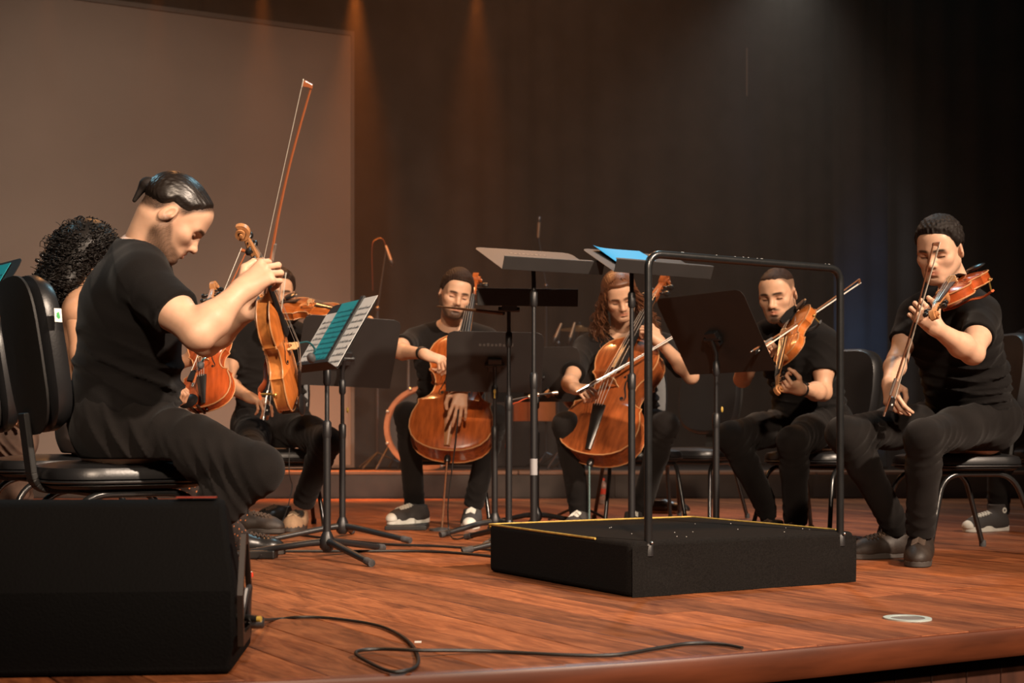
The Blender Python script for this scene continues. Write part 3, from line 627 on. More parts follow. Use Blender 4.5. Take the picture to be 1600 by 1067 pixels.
def cable(name, label, pts, r=0.0045, material=None, n=8, group=None):
    b = V(pts[0]); t = MB(); t.tube(bez([V(p) - b for p in pts], n), r, 8); o = t.build(name, material or M_cable, loc=b); tag(o, label, 'cable', group); return o
gz = 0.006
cable('cable', 'black cable looping across the front floor from the stage monitor', [P(392, 967, 2.93), G(425, 968, gz), G(470, 964, gz), G(520, 966, gz), G(590, 977, gz), G(632, 997, gz), G(652, 1022, gz), G(648, 1043, gz), G(612, 1049, gz), G(575, 1034, gz), G(556, 1019, 0.012), G(590, 1014, 0.012), G(660, 1016, 0.016), G(760, 1017, gz), G(880, 1023, gz), G(960, 1023, gz), G(1030, 1012, gz), G(1080, 1005, gz), G(1130, 1007, gz), G(1160, 1012, gz)], 0.0042)
t = thing('cable_plug', 'black plug with yellow ring at the side of the stage monitor', 'plug', P(388, 967, 2.93)); m = MB(); m.tube([(-0.045, 0.03, 0.001), (0.02, 0, 0)], 0.0075, 10); m.build('plug_body', M_cable, t)
m = MB(); m.tube([(0.02, 0, 0), (0.028, -0.002, 0)], 0.0066, 10); m.build('yellow_ring', M_yellow, t)
m = MB(); ctr = G(653, 1016, 0.0); t = thing('tape_piece', 'small pale tape scrap on the crossing of the front cable', 'tape', ctr + V((0, 0, 0.018))); m.box((-0.008, -0.006, 0), (0.008, 0.006, 0.003)); m.build('tape', M_white, t, smooth=False, bevel=0.001)
cable('cable', 'black cable running flat under both left music stands', [G(385, 834, gz), G(450, 834, gz), G(520, 842, gz), G(600, 850, gz), G(680, 853, gz), G(745, 857, gz), G(800, 862, gz)], 0.006)
cable('cable', 'black cable passing behind the feet of the sheet music stand', [G(400, 861, gz), G(480, 861, gz), G(560, 861, gz), G(660, 861, gz), G(740, 866, gz), G(830, 878, gz)], 0.006)
cable('cable', 'thin cable hanging from the seated violinist to the floor pedal', [P(452, 700, 6.7), P(452, 740, 6.7), P(456, 765, 6.7), P(440, 818, 6.4), G(420, 835, gz), G(412, 850, gz), G(408, 868, 0.02)], 0.0025)
pb = thing('effect_pedal', 'flat black pedal box on the floor behind the monitor', 'pedal', G(405, 872)); m = MB(); m.box((-0.07, -0.05, 0), (0.07, 0.05, 0.035)); m.build('case', M_cable, pb, smooth=False, bevel=0.006); m = MB(); m.lathe([(0.012, 0.035), (0.012, 0.043)], 10); m.build('foot_switch', M_chrome, pb)
fp = thing('foot_plate', 'flat black board under the left shoe of the short-haired cellist', 'board', G(640, 828)); m = MB(); m.box((-0.13, -0.03, 0), (0.09, 0.24, 0.022)); m.build('board', M_cable, fp, smooth=False, bevel=0.004); m = MB(); m.box((-0.12, -0.02, 0.022), (0.08, 0.23, 0.024)); m.build('rubber_mat', M_rubber, fp, smooth=False)
# red marker, floor socket cover, water bottle
rm = thing('red_marker', 'tiny red marker on the floor at the side of the monitor', 'marker', G(392, 901)); m = MB(); m.lathe([(0.009, 0), (0.009, 0.012), (0.005, 0.016)], 10); m.build('cap', M_red, rm); m = MB(); m.box((-0.004, -0.004, 0.016), (0.004, 0.004, 0.019)); m.build('tip', M_white, rm, smooth=False)
fs = thing('floor_socket', 'round pale-rimmed floor socket cover near the right stage edge', 'floor socket', G(1418, 967)); m = MB()
hollow(0.046, 0.064, 0.0, 0.004, Matrix.Identity(4), 32).build('rim', mat('pale_steel_rim', (0.55, 0.66, 0.64), 0.35, 0.3), fs)
m = MB(); m.lathe([(0.047, 0.0), (0.047, 0.002)], 32); m.build('lid', mat('grey_lid', (0.16, 0.145, 0.14), 0.5), fs)
wb = thing('water_bottle', 'small water bottle with a red cap behind the cello endpin', 'bottle', G(942, 788))
m = MB(); m.lathe([(0.026, 0.0), (0.031, 0.006), (0.031, 0.05), (0.028, 0.06), (0.031, 0.07), (0.031, 0.125), (0.024, 0.15), (0.012, 0.168), (0.012, 0.178)], 18); m.build('bottle_body', mat('clear_plastic', (0.75, 0.55, 0.45), 0.15, trans=0.75), wb)
m = MB(); m.lathe([(0.0145, 0.172), (0.0145, 0.19)], 14); m.build('cap', M_red, wb)
m = MB(); m.lathe([(0.0318, 0.075), (0.0318, 0.115)], 18); m.build('paper_label', M_red, wb)
# instrument microphone boom clipped between the stands
cm = thing('clip_microphone', 'thin silver microphone arm reaching across between the tall stands', 'microphone', P(800, 625, 6.2))
m = MB(); m.tube([(0, 0, 0), P(838, 617, 6.2) - P(800, 625, 6.2), P(872, 613, 6.2) - P(800, 625, 6.2)], 0.0045, 8); m.build('arm', M_darksteel, cm)
m = MB(); a = P(826, 620, 6.2) - P(800, 625, 6.2); b = P(842, 616, 6.2) - P(800, 625, 6.2); m.tube([a, b], 0.010, 10); m.build('capsule', M_chrome, cm)
m = MB(); a = P(863, 614, 6.2) - P(800, 625, 6.2); b = P(872, 613, 6.2) - P(800, 625, 6.2); m.tube([a, b], 0.008, 10); m.build('tip', M_chrome, cm)
m = MB(); m.tube(bez([P(826, 621, 6.2) - P(800, 625, 6.2), P(812, 627, 6.2) - P(800, 625, 6.2), P(796, 640, 6.22) - P(800, 625, 6.2), P(790, 700, 6.25) - P(800, 625, 6.2)], 6), 0.003, 6); m.build('red_lead', mat('red_cable', (0.42, 0.06, 0.02), 0.5), cm)
hk = thing('hanging_rope', 'thin pale rope hanging high in front of the back curtain', 'rope', P(1167, 150, 12.6)); m = MB(); m.tube([(0, 0, 0), (0, 0, 0.45)], 0.006, 6); m.build('rope', mat('pale_rope', (0.2, 0.17, 0.15), 0.8), hk)
m = MB(); m.tube([(0, 0, 0.45), (0, 0, 3.9)], 0.002, 6); m.build('line', M_cable, hk)

# thin theatrical haze filling the stage house
hz_m = bpy.data.materials.new('stage_haze'); hz_m.use_nodes = True; nt = hz_m.node_tree; nt.nodes.clear(); ho = nt.nodes.new('ShaderNodeOutputMaterial'); hv = nt.nodes.new('ShaderNodeVolumeScatter')
hv.inputs['Color'].default_value = (0.95, 0.72, 0.56, 1); hv.inputs['Density'].default_value = 0.009; hv.inputs['Anisotropy'].default_value = 0.2; nt.links.new(hv.outputs[0], ho.inputs['Volume'])
hb = MB(); hb.box((-6.9, 6.3, 0.22), (6.9, 12.4, 7.5)); hb = tag(hb.build('haze', hz_m, smooth=False), kind='stuff'); hb['label'] = 'thin warm haze hanging over the back of the stage'

# ---------------------------------------------------------------- violins, cellos and bows
OUT = [(0, 0), (.8, 18), (4, 40), (11, 60), (22, 79), (38, 93), (60, 102), (82, 103.5), (104, 100.5), (122, 94), (133, 89.5), (140, 90.5), (144.5, 91), (146, 85), (151, 74), (160, 64), (174, 57), (190, 54.5), (206, 56), (220, 61), (230, 68), (236, 76), (238.5, 76), (243, 73), (250, 74.5), (264, 80), (282, 83.5), (300, 82.5), (318, 76), (333, 65), (345, 48), (352, 28), (354.4, 12), (355, 0)]
def violin_wood(name, c, dark):
    m = mat(name, c, 0.26, 0.0, noise=0.30, nscale=9, coat=0.5, stretch=(6, 1, 6), bump=0.0); return m
M_var = violin_wood('orange_varnish', (0.36, 0.085, 0.014), 0)
M_var2 = violin_wood('golden_varnish', (0.44, 0.125, 0.025), 0)
M_varred = violin_wood('red_varnish', (0.33, 0.060, 0.013), 0)
M_cello = violin_wood('cello_varnish', (0.31, 0.070, 0.013), 0)
M_cello2 = violin_wood('brown_cello_varnish', (0.27, 0.068, 0.017), 0)
M_maple = mat('maple_neck', (0.42, 0.19, 0.075), 0.4, noise=0.2, nscale=12, stretch=(6, 1, 6))
M_ebony = mat('ebony', (0.010, 0.009, 0.009), 0.3, spec=0.6)
M_bridge = mat('pale_bridge_maple', (0.55, 0.33, 0.15), 0.5)
M_string = mat('steel_string', (0.62, 0.58, 0.52), 0.3, 0.7)
M_edge = mat('light_worn_edge', (0.42, 0.20, 0.08), 0.45)
M_brassy = mat('gilded_brass', (0.60, 0.40, 0.12), 0.3, 0.8)

def fiddle(name, label, M, wood, cello=False, chin=True, rest=None, clip=False, group=None, sc=1.0, ribs_wood=None, tail=None):
    """local frame: y from the bottom of the body to the scroll, x across, z out of the front"""
    s = (0.755 / 0.355 if cello else 1.0) * 0.001 * sc; ribH = (0.112 if cello else 0.031) * sc; arch = (0.026 if cello else 0.0155) * sc; L = 355 * s
    th = (0.0045 if not cello else 0.0065) * sc; ov = (0.0028 if not cello else 0.005) * sc
    t = thing(name, label, 'cello' if cello else 'violin', M=M, group=group)
    half = [(w * s, y * s) for y, w in OUT]; loop = half[:-1] + [(-x, y) for x, y in reversed(half)][:-1]
    if half[0][0] == 0: loop = half + [(-x, y) for x, y in reversed(half[1:-1])]
    n = len(loop); cy0, cy1 = 0.17 * L, 0.85 * L
    def plate(z, sign):
        mb = MB(); vs = []; rings = (0.0, 0.03, 0.07, 0.12, 0.2, 0.3, 0.45, 0.62, 0.8, 1.0)
        for q in rings:
            for x, y in loop:
                sy = min(max(y, cy0), cy1)
                h = arch * max(0.0, math.sin(min(1.0, max(0, q - 0.045) * 1.15) * math.pi / 2)) ** 1.15 - (0.0012 if 0.01 < q < 0.1 else 0)
                vs.append((x * (1 - q), y * (1 - q) + sy * q, z + sign * (th + h)))
        fs = []
        for i in range(len(rings) - 1):
            for k in range(n):
                a = (i * n + k, i * n + (k + 1) % n, (i + 1) * n + (k + 1) % n, (i + 1) * n + k); fs.append(a if sign > 0 else a[::-1])
        o = len(vs); vs += [(x, y, z) for x, y in loop]; o2 = len(vs); vs += [(x * 0.8, y * 0.8 + 0.1 * L, z) for x, y in loop]
        for k in range(n):
            a = (o + k, o + (k + 1) % n, (k + 1) % n, k); fs.append(a if sign > 0 else a[::-1]); a = (o2 + k, o2 + (k + 1) % n, o + (k + 1) % n, o + k); fs.append(a if sign > 0 else a[::-1])
        mb.add(vs, fs); return mb
    top = plate(ribH, 1); tb = top.build('top_plate', wood, t, sharp=60)
    plate(0.0, -1).build('back_plate', ribs_wood or wood, t, sharp=60)
    rb = MB(); ins = []
    for k in range(n):
        (x0, y0), (x1, y1) = loop[k - 1], loop[(k + 1) % n]; d = V((x1 - x0, y1 - y0)).normalized(); x, y = loop[k]; ins.append((x - d.y * ov, y + d.x * ov))
    rb.add([(x, y, 0) for x, y in ins] + [(x, y, ribH) for x, y in ins], [(k, (k + 1) % n, (k + 1) % n + n, k + n) for k in range(n)]); rb.build('ribs', ribs_wood or wood, t, sharp=50)
    for nm, z in (('top_edge', ribH + th * 0.55), ('back_edge', -th * 0.55)):
        e = MB(); e.tube([(x, y, z) for x, y in loop + loop[:1]], th * 0.62, 6, cap=False); e.build(nm, M_edge, t)
    bv = BVHTree.FromPolygons([V(v) for v in top.v], top.f)
    def ztop(x, y):
        h = bv.ray_cast(V((x, y, 1.0)), V((0, 0, -1))); return h[0].z if h[0] else ribH + th
    # f-holes: thin dark ribbons hugging the arched top
    for sx in (-1, 1):
        ctr = [(20.5, 222), (22, 229), (28, 231), (31.5, 224), (29, 212), (30, 198), (35, 184), (40, 172), (41, 162), (36.5, 156), (31, 159), (31.5, 166)]
        wd = [1.5, 1.3, 1.4, 2.0, 2.6, 3.0, 3.0, 2.6, 2.0, 1.4, 1.3, 1.5]
        pts = bez([(a, b, 0) for a, b in ctr], 4); ws = np.interp(np.linspace(0, 11, len(pts)), range(12), wd); mb = MB(); vs = []
        for i, p in enumerate(pts):
            d = (pts[min(i + 1, len(pts) - 1)] - pts[max(i - 1, 0)]).normalized()
            for q in (-1, 1):
                x, y = sx * (p.x + d.y * ws[i] * q * 0.6) * s, (p.y - d.x * ws[i] * q * 0.6) * s; vs.append((x, y, ztop(x, y) + 0.0006 * (2 if cello else 1)))
        mb.add(vs, [(2 * i, 2 * i + 1, 2 * i + 3, 2 * i + 2) for i in range(len(pts) - 1)])
        for a, b, r in ((22.5, 223.5, 3.6), (33.5, 163, 4.6)):
            o = len(mb.v); c = [(sx * a * s + r * s * math.cos(k * math.pi / 5), b * s + r * s * math.sin(k * math.pi / 5)) for k in range(10)]
            mb.add([(x, y, ztop(x, y) + 0.0007 * (2 if cello else 1)) for x, y in c], [tuple(range(10))])
        mb.build('sound_hole', M_ebony, t)
    # neck, pegbox and scroll (lengths in violin mm, widths follow)
    w = lambda v: v * s * (0.82 if cello else 1.0)
    zt = ribH + th; y0 = L - 4 * s; yn = L + (130 if not cello else 128) * s; nz0 = zt + w(6); nz1 = zt + w(3) - (0.012 if cello else 0.006) * sc
    nb = MB(); secs = []
    for i in range(9):
        q = i / 8; y = y0 + (yn - y0) * q; hw = w(17 - 5 * q); zc = nz0 + (nz1 - nz0) * q; dp = w(12 + (10 if i == 0 else 0) + (3 if i == 8 else 0)) + (w(20) * max(0, 0.25 - q) * 3.5)
        secs.append([(hw * math.cos(a), y, zc - (dp * math.sin(a))) for a in [math.pi * k / 8 for k in range(9)]])
    vs = [p for q in secs for p in q]; nb.add(vs, [(i * 9 + k, (i + 1) * 9 + k, (i + 1) * 9 + k + 1, i * 9 + k + 1) for i in range(8) for k in range(8)] + [(i * 9 + 8, (i + 1) * 9 + 8, (i + 1) * 9, i * 9) for i in range(8)] + [tuple(range(9)), tuple(range(8 * 9 + 8, 8 * 9 - 1, -1))])
    nb.build('neck', M_maple, t)
    fb = MB(); secs = []; yb = L - (0.405 if not cello else 0.42) * 0 - 118 * s
    for i in range(7):
        q = i / 6; y = yb + (yn - yb) * q; hw = w(21 - 9 * q); zc = (zt + w(20 if not cello else 30)) * (1 - q) + (nz1 + w(2)) * q
        zc = nz1 + w(2) + (zt + w(21) + (0.018 if cello else 0) * sc - nz1) * (1 - q) if True else zc
        secs.append([(hw * c, y, zc + w(4) * (1 - c * c)) for c in (-1, -0.6, 0, 0.6, 1)] + [(hw, y, zc - w(4)), (-hw, y, zc - w(4))])
    fb.add([p for q in secs for p in q], [(i * 7 + k, i * 7 + (k + 1) % 7, (i + 1) * 7 + (k + 1) % 7, (i + 1) * 7 + k) for i in range(6) for k in range(7)] + [tuple(range(6, -1, -1)), tuple(42 + k for k in range(7))])
    fb.build('fingerboard', M_ebony, t, sharp=50)
    m = MB(); m.box((-w(12.5), yn - w(1), nz1 - w(1)), (w(12.5), yn + w(4), nz1 + w(8))); m.build('nut', M_ebony, t, smooth=False, bevel=0.0006)
    pbL = 68 * s; pb_ = MB(); secs = []; tilt = R(14)
    def pg(y, z): return (yn + y * math.cos(tilt) + z * math.sin(tilt), nz1 - w(2) - y * math.sin(tilt) + z * math.cos(tilt))
    for i in range(6):
        q = i / 5; hw = w(12.5 - 4.5 * q); zz = w(5 - 1 * q); zl = -w(15 - 6 * q + 4 * math.sin(q * math.pi)); a = []
        for (cx, cz) in ((-1, zz), (1, zz), (1.0, zl * 0.7), (0.5, zl), (-0.5, zl), (-1.0, zl * 0.7)):
            Y, Z = pg(pbL * q, cz); a.append((cx * hw, Y, Z))
        secs.append(a)
    pb_.add([p for q in secs for p in q], [(i * 6 + k, (i + 1) * 6 + k, (i + 1) * 6 + (k + 1) % 6, i * 6 + (k + 1) % 6) for i in range(5) for k in range(6)] + [tuple(range(6)), tuple(30 + k for k in range(5, -1, -1))])
    pb_.build('pegbox', M_maple if not cello else wood, t, sharp=45)
    sl = MB(); Yc, Zc = pg(pbL + w(17), -w(7)); secs = []; NT = 46
    for i in range(NT + 1):
        q = i / NT; a = R(205) - q * R(360 * 1.9); rr = w(20) * (1 - q) ** 0.95 * 0.93 + w(2.6); hx = w(8 + 13 * q ** 1.2); tk = w(5.2) * (1 - 0.72 * q)
        c, d = math.cos(a), math.sin(a); secs.append([(x_ * hx, Yc + (rr + e * tk) * -c, Zc + (rr + e * tk) * d) for x_, e in ((-1, -1), (-1, 1), (1, 1), (1, -1))])
    sl.add([p for q in secs for p in q], [(i * 4 + k, i * 4 + (k + 1) % 4, (i + 1) * 4 + (k + 1) % 4, (i + 1) * 4 + k) for i in range(NT) for k in range(4)] + [(3, 2, 1, 0), tuple(NT * 4 + k for k in range(4))])
    sl.lathe([(w(4.2), -w(20)), (w(4.8), -w(18)), (w(4.8), w(18)), (w(4.2), w(20))], 12, Matrix.Translation((0, Yc, Zc)) @ Matrix.Rotation(R(90), 4, 'Y'))
    sl.build('scroll', M_maple if not cello else wood, t, sharp=45)
    for i, q in enumerate((0.2, 0.42, 0.62, 0.82)):
        sx = 1 if i % 2 else -1; Y, Z = pg(pbL * q, -w(3)); T = Matrix.Translation((0, Y, Z)) @ Matrix.Rotation(R(90) * sx, 4, 'Y'); m = MB()
        m.lathe([(w(2.6), -w(13)), (w(3.2), w(12)), (w(3.6), w(18)), (w(5.5), w(20)), (w(4.0), w(22)), (w(7.5), w(27)), (w(10), w(34)), (w(8.5), w(42)), (w(3), w(46))], 10, T)
        m.build('peg', M_ebony, t)
    # bridge, tailpiece, strings
    yb2 = 193 * s; bh = (0.033 if not cello else 0.090) * sc; zc = ztop(0, yb2); m = MB(); hw = w(20.5)
    o = [(-hw, 0), (-hw * 0.62, 0), (-hw * 0.5, bh * 0.22), (0, bh * 0.34), (hw * 0.5, bh * 0.22), (hw * 0.62, 0), (hw, 0), (hw * 0.86, bh * 0.3), (hw * 0.95, bh * 0.62), (hw * 0.86, bh * 0.84), (0, bh), (-hw * 0.86, bh * 0.84), (-hw * 0.95, bh * 0.62), (-hw * 0.86, bh * 0.3)]
    m.prism(o, -w(2.2), w(2.2), Matrix.Translation((0, yb2, zc - w(1))) @ Matrix.Rotation(R(90), 4, 'X')); m.build('bridge', M_bridge, t, smooth=False, bevel=w(0.8), seg=1)
    tl = MB(); secs = []; yt0, yt1 = 8 * s, 118 * s
    for i in range(7):
        q = i / 6; y = yt0 + (yt1 - yt0) * q; hw2 = w(9 + 12 * q); zz = (zt + w(10)) * (1 - q) + (ztop(0, yt1) + w(17) + (0.03 if cello else 0) * sc) * q
        secs.append([(hw2 * c, y, zz + w(4.5) * (1 - c * c)) for c in (-1, -0.5, 0, 0.5, 1)] + [(hw2, y, zz - w(4)), (-hw2, y, zz - w(4))])
    tl.add([p for q in secs for p in q], [(i * 7 + k, i * 7 + (k + 1) % 7, (i + 1) * 7 + (k + 1) % 7, (i + 1) * 7 + k) for i in range(6) for k in range(7)] + [tuple(range(6, -1, -1)), tuple(42 + k for k in range(7))])
    tl.build('tailpiece', tail or M_ebony, t, sharp=50)
    ztl = ztop(0, yt1) + w(21) + (0.03 if cello else 0) * sc
    for i in range(4):
        q = (i - 1.5) / 1.5; m = MB(); m.tube([(q * w(12), yt1 - w(6), ztl - w(1)), (q * hw * 0.80, yb2, zc + bh * (1 - 0.14 * q * q) + w(0.2)), (q * w(8.5), yn + w(2), nz1 + w(9) - w(1.2) * q * q), (q * w(4), yn + w(20 + 8 * i), nz1 - w(4))], w(0.62) if not cello else w(0.8), 5); m.build('string', M_string, t)
    m = MB(); m.lathe([(w(5), -w(6)), (w(6.5), 0), (w(5), w(5))], 12, Matrix.Translation((0, 0, ribH / 2)) @ Matrix.Rotation(R(90), 4, 'X')); m.build('end_button', M_ebony, t)
    if chin and not cello:
        m = MB(); m.sphere((-w(52), w(22), zt + w(24)), (w(40), w(30), w(9)), 18, 9); m.box((-w(48), -w(6), -w(6)), (-w(40), w(2), zt + w(20))); m.box((-w(22), -w(6), -w(6)), (-w(14), w(2), zt + w(20))); m.build('chin_rest', M_ebony, t)
    if rest:
        m = MB(); pth = bez([(-w(96), w(96), -w(42)), (-w(50), w(84), -w(52)), (0, w(80), -w(44)), (w(60), w(90), -w(48)), (w(100), w(112), -w(40))], 5); m.tube(pth, w(13), 8, flat=(0.38, (0, 0, 1))); m.build('shoulder_rest', mat('orange_rest_pad', (0.46, 0.10, 0.03), 0.5) if rest == 'orange' else M_rubber, t)
        for sx in (-1, 1):
            m = MB(); x = sx * w(92); m.tube([(x, w(100), -w(38)), (x * 1.06, w(100), -w(8)), (x * 1.13, w(100), w(4))], w(3.2), 8); m.sphere((x * 1.13, w(100), w(4)), w(6), 8, 6); m.build('rest_leg', M_brassy, t)
    if clip:
        a = V((w(26), yb2 - w(8), zc + bh * 0.7)); m = MB(); m.tube(bez([a, a + V((w(22), -w(14), w(26))), a + V((w(10), -w(34), w(42))), a + V((-w(6), -w(44), w(32)))], 6), w(3.0), 8); m.build('gooseneck_arm', mat('black_baked_teal_sheen', (0.02, 0.10, 0.12), 0.25, 0.6), t)  # black arm; its teal reflection is put into the base colour
        m = MB(); m.sphere(a + V((-w(8), -w(50), w(30))), (w(13), w(17), w(13)), 12, 8); m.build('microphone_windscreen', M_rubber, t)
    if cello:
        m = MB(); m.lathe([(0.016, 0), (0.020, 0.02), (0.014, 0.035)], 12, Matrix.Translation((0, 0, ribH / 2)) @ Matrix.Rotation(R(90), 4, 'X')); m.build('endpin_collar', M_ebony, t)
    return t
def endpin(t, tip, ribH, material, plate=False):
    """the cello's steel spike from its end button down to the floor point"""
    Mi = t.matrix_basis.inverted(); a = V((0, -0.03, ribH / 2)); b = Mi @ V(tip); m = MB(); m.tube([a, b], 0.0055, 10); m.build('endpin', material, t)

def bow(label, frog, tip, hair_side, L=0.745, stick=(0.30, 0.085, 0.028), group='bows of the string players'):
    """frog end point, tip end point, hair_side: direction from the stick to the hair"""
    frog, tip = V(frog), V(tip); M = frame_yz(frog, tip - frog, -V(hair_side)); t = thing('bow', label, 'bow', M=M, group=group); L = (tip - frog).length if L is None else L
    ms = mat('bow_stick_%02d' % int(stick[0] * 100), stick, 0.3, coat=0.4)
    m = MB(); pts = []; rs = []
    for i in range(13):
        q = i / 12; pts.append((0, L * q, -0.013 * math.sin(math.pi * q) * (0.9) + 0.004)); rs.append(0.0043 - 0.0017 * q)
    m.tube(pts, rs, 8); m.build('stick', ms, t)
    m = MB(); m.prism([(L - 0.010, 0.0065), (L + 0.001, 0.006), (L + 0.007, -0.015), (L + 0.001, -0.0185), (L - 0.009, -0.0175), (L - 0.008, -0.004)], -0.0038, 0.0038, Matrix(((0, 0, 1, 0), (1, 0, 0, 0), (0, 1, 0, 0), (0, 0, 0, 1)))); m.build('tip_head', ms, t, smooth=False, bevel=0.001, seg=1)
    m = MB(); m.box((-0.0046, L - 0.011, -0.0205), (0.0046, L + 0.008, -0.0185)); m.build('tip_plate', mat('ivory_tip', (0.72, 0.66, 0.56), 0.4), t, smooth=False)
    m = MB(); m.prism([(0.012, -0.002), (0.062, -0.002), (0.066, -0.010), (0.058, -0.021), (0.010, -0.023)], -0.006, 0.006, Matrix(((0, 0, 1, 0), (1, 0, 0, 0), (0, 1, 0, 0), (0, 0, 0, 1)))); fg = m.build('frog', M_ebony, t, smooth=False, bevel=0.0015, seg=1)
    m = MB(); m.sphere((0.0064, 0.035, -0.012), (0.0008, 0.004, 0.004), 8, 5); m.build('pearl_eye', M_white, fg)
    m = MB(); m.box((-0.0036, 0.058, -0.0205), (0.0036, L - 0.004, -0.0192)); m.build('hair', mat('bow_hair', (0.66, 0.61, 0.52), 0.7), t, smooth=False)
    m = MB(); m.tube([(0, 0.070, 0.0035), (0, 0.135, 0.0008)], 0.0052, 8); m.build('winding', mat('silver_winding', (0.35, 0.33, 0.31), 0.3, 0.7), t)
    m = MB(); m.lathe([(0.0042, -0.014), (0.0048, -0.006), (0.0046, 0.004)], 10, Matrix.Translation((0, 0, 0.004)) @ Matrix.Rotation(R(-90), 4, 'X')); m.build('screw_button', M_chrome, t)
    return t

# ---------------------------------------------------------------- people: blended solids on a grid, meshed as one smooth skin
def n3(a): return np.array(a, dtype=np.float32)
class Field:
    def __init__(s, lo, hi, h):
        s.h = h; s.lo = n3(lo); s.n = np.ceil((n3(hi) - s.lo) / h).astype(int) + 1
        s.f = np.full(s.n, 1.0, np.float32)
    def blk(s, lo, hi):
        a = np.clip(np.floor((n3(lo) - s.lo) / s.h).astype(int), 0, s.n); b = np.clip(np.ceil((n3(hi) - s.lo) / s.h).astype(int) + 1, 0, s.n)
        if np.any(b <= a): return None, None
        sl = tuple(slice(i, j) for i, j in zip(a, b))
        x, y, z = [s.lo[i] + s.h * np.arange(a[i], b[i], dtype=np.float32) for i in range(3)]
        return sl, (x[:, None, None], y[None, :, None], z[None, None, :])
    def put(s, sl, d, k, mode):
        a = s.f[sl]
        if mode == 'sub':
            d = -d; h = np.maximum(k - np.abs(a - d), 0) / k; s.f[sl] = np.maximum(a, d) + h * h * k * 0.25
        elif mode == 'and':
            s.f[sl] = np.maximum(a, d)
        else:
            h = np.maximum(k - np.abs(a - d), 0) / k; s.f[sl] = np.minimum(a, d) - h * h * k * 0.25
    def cap(s, a, b, ra, rb, k=0.02, mode='add', flat=None, end=None):
        """tapered round bar from a to b; flat=(direction, ratio) squeezes it; end=True cuts it square at b"""
        a, b = n3(a), n3(b); fr = 1.0
        if flat is not None: fr = flat[1]; fd = n3(flat[0]); fd = fd / np.linalg.norm(fd)
        m = max(ra, rb) * max(1, fr) + k + 3 * s.h; sl, X = s.blk(np.minimum(a, b) - m, np.maximum(a, b) + m)
        if sl is None: return s
        ba = b - a; L2 = float(ba @ ba) + 1e-12; px, py, pz = X[0] - a[0], X[1] - a[1], X[2] - a[2]
        t0 = (px * ba[0] + py * ba[1] + pz * ba[2]) / L2; t = np.clip(t0, 0, 1)
        qx, qy, qz = px - t * ba[0], py - t * ba[1], pz - t * ba[2]
        if flat is not None:
            dt = (qx * fd[0] + qy * fd[1] + qz * fd[2]) * (1 / fr - 1); qx, qy, qz = qx + dt * fd[0], qy + dt * fd[1], qz + dt * fd[2]
        d = np.sqrt(qx * qx + qy * qy + qz * qz) - (ra + (rb - ra) * t)
        if flat is not None and fr < 1: d = d * (0.5 + 0.5 * fr)
        if end: d = np.maximum(d, (t0 - 1) * math.sqrt(L2))
        s.put(sl, d, k, mode); return s
    def ell(s, c, r, Rm=None, k=0.02, mode='add'):
        c = n3(c); r = n3(r); m = float(r.max()) + k + 3 * s.h; sl, X = s.blk(c - m, c + m)
        if sl is None: return s
        px, py, pz = X[0] - c[0], X[1] - c[1], X[2] - c[2]
        if Rm is not None:
            Rm = np.array(Rm, np.float32); px, py, pz = [px * Rm[0, i] + py * Rm[1, i] + pz * Rm[2, i] for i in range(3)]
        k0 = np.sqrt((px / r[0]) ** 2 + (py / r[1]) ** 2 + (pz / r[2]) ** 2); k1 = np.sqrt((px / r[0] ** 2) ** 2 + (py / r[1] ** 2) ** 2 + (pz / r[2] ** 2) ** 2) + 1e-9
        s.put(sl, k0 * (k0 - 1) / k1, k, mode); return s
    def plane(s, p, n, soft=0.0):
        """keep what lies behind the plane (p, n)"""
        p = n3(p); n = n3(n); n = n / np.linalg.norm(n); sl, X = s.blk(s.lo, s.lo + s.h * s.n)
        s.f = np.maximum(s.f, (X[0] - p[0]) * n[0] + (X[1] - p[1]) * n[1] + (X[2] - p[2]) * n[2]); return s
    def fold(s, c, axis, lam, amp, rad, cross=None, ph=0.0):
        """cloth folds: ripples across axis near c"""
        c = n3(c); ax = n3(axis); ax = ax / np.linalg.norm(ax); cr = n3(cross if cross is not None else (0.3, 0.5, 0.8)); sl, X = s.blk(c - 2 * rad, c + 2 * rad)
        if sl is None: return s
        px, py, pz = X[0] - c[0], X[1] - c[1], X[2] - c[2]; u = px * ax[0] + py * ax[1] + pz * ax[2]; w = px * cr[0] + py * cr[1] + pz * cr[2]
        v2 = px * cr[1] * ax[2] - py * cr[0] * ax[2] + pz * cr[0] * ax[1]; g = np.exp(-(px * px + py * py + pz * pz) / (rad * rad)); q = np.sin(u * (math.pi / lam) + 1.9 * np.sin(w * 9 + ph * 2.3) + 1.3 * np.sin(v2 * 21 + w * 14 + ph) + ph)
        gate = np.clip(0.5 + 0.8 * np.sin(w * 15 + u * 11 + ph * 3.1) * np.sin(v2 * 13 - u * 7 + ph), 0, 1); s.f[sl] -= 1.8 * amp * g * gate * ((1 - np.abs(q)) ** 1.6 * 1.5 - 0.35); return s
    def grow(s, d): s.f -= d; return s
    def mesh(s):
        f = s.f; I = f < 0; n = np.array(f.shape); c = np.zeros(n - 1, np.int8); offs = [(i, j, k) for i in (0, 1) for j in (0, 1) for k in (0, 1)]
        for i, j, k in offs: c += I[i:n[0] - 1 + i, j:n[1] - 1 + j, k:n[2] - 1 + k]
        act = (c > 0) & (c < 8); idx = np.argwhere(act); ids = np.full(n - 1, -1, np.int32); ids[act] = np.arange(len(idx))
        val = {o: f[idx[:, 0] + o[0], idx[:, 1] + o[1], idx[:, 2] + o[2]] for o in offs}
        acc = np.zeros((len(idx), 3), np.float32); cnt = np.zeros(len(idx), np.float32)
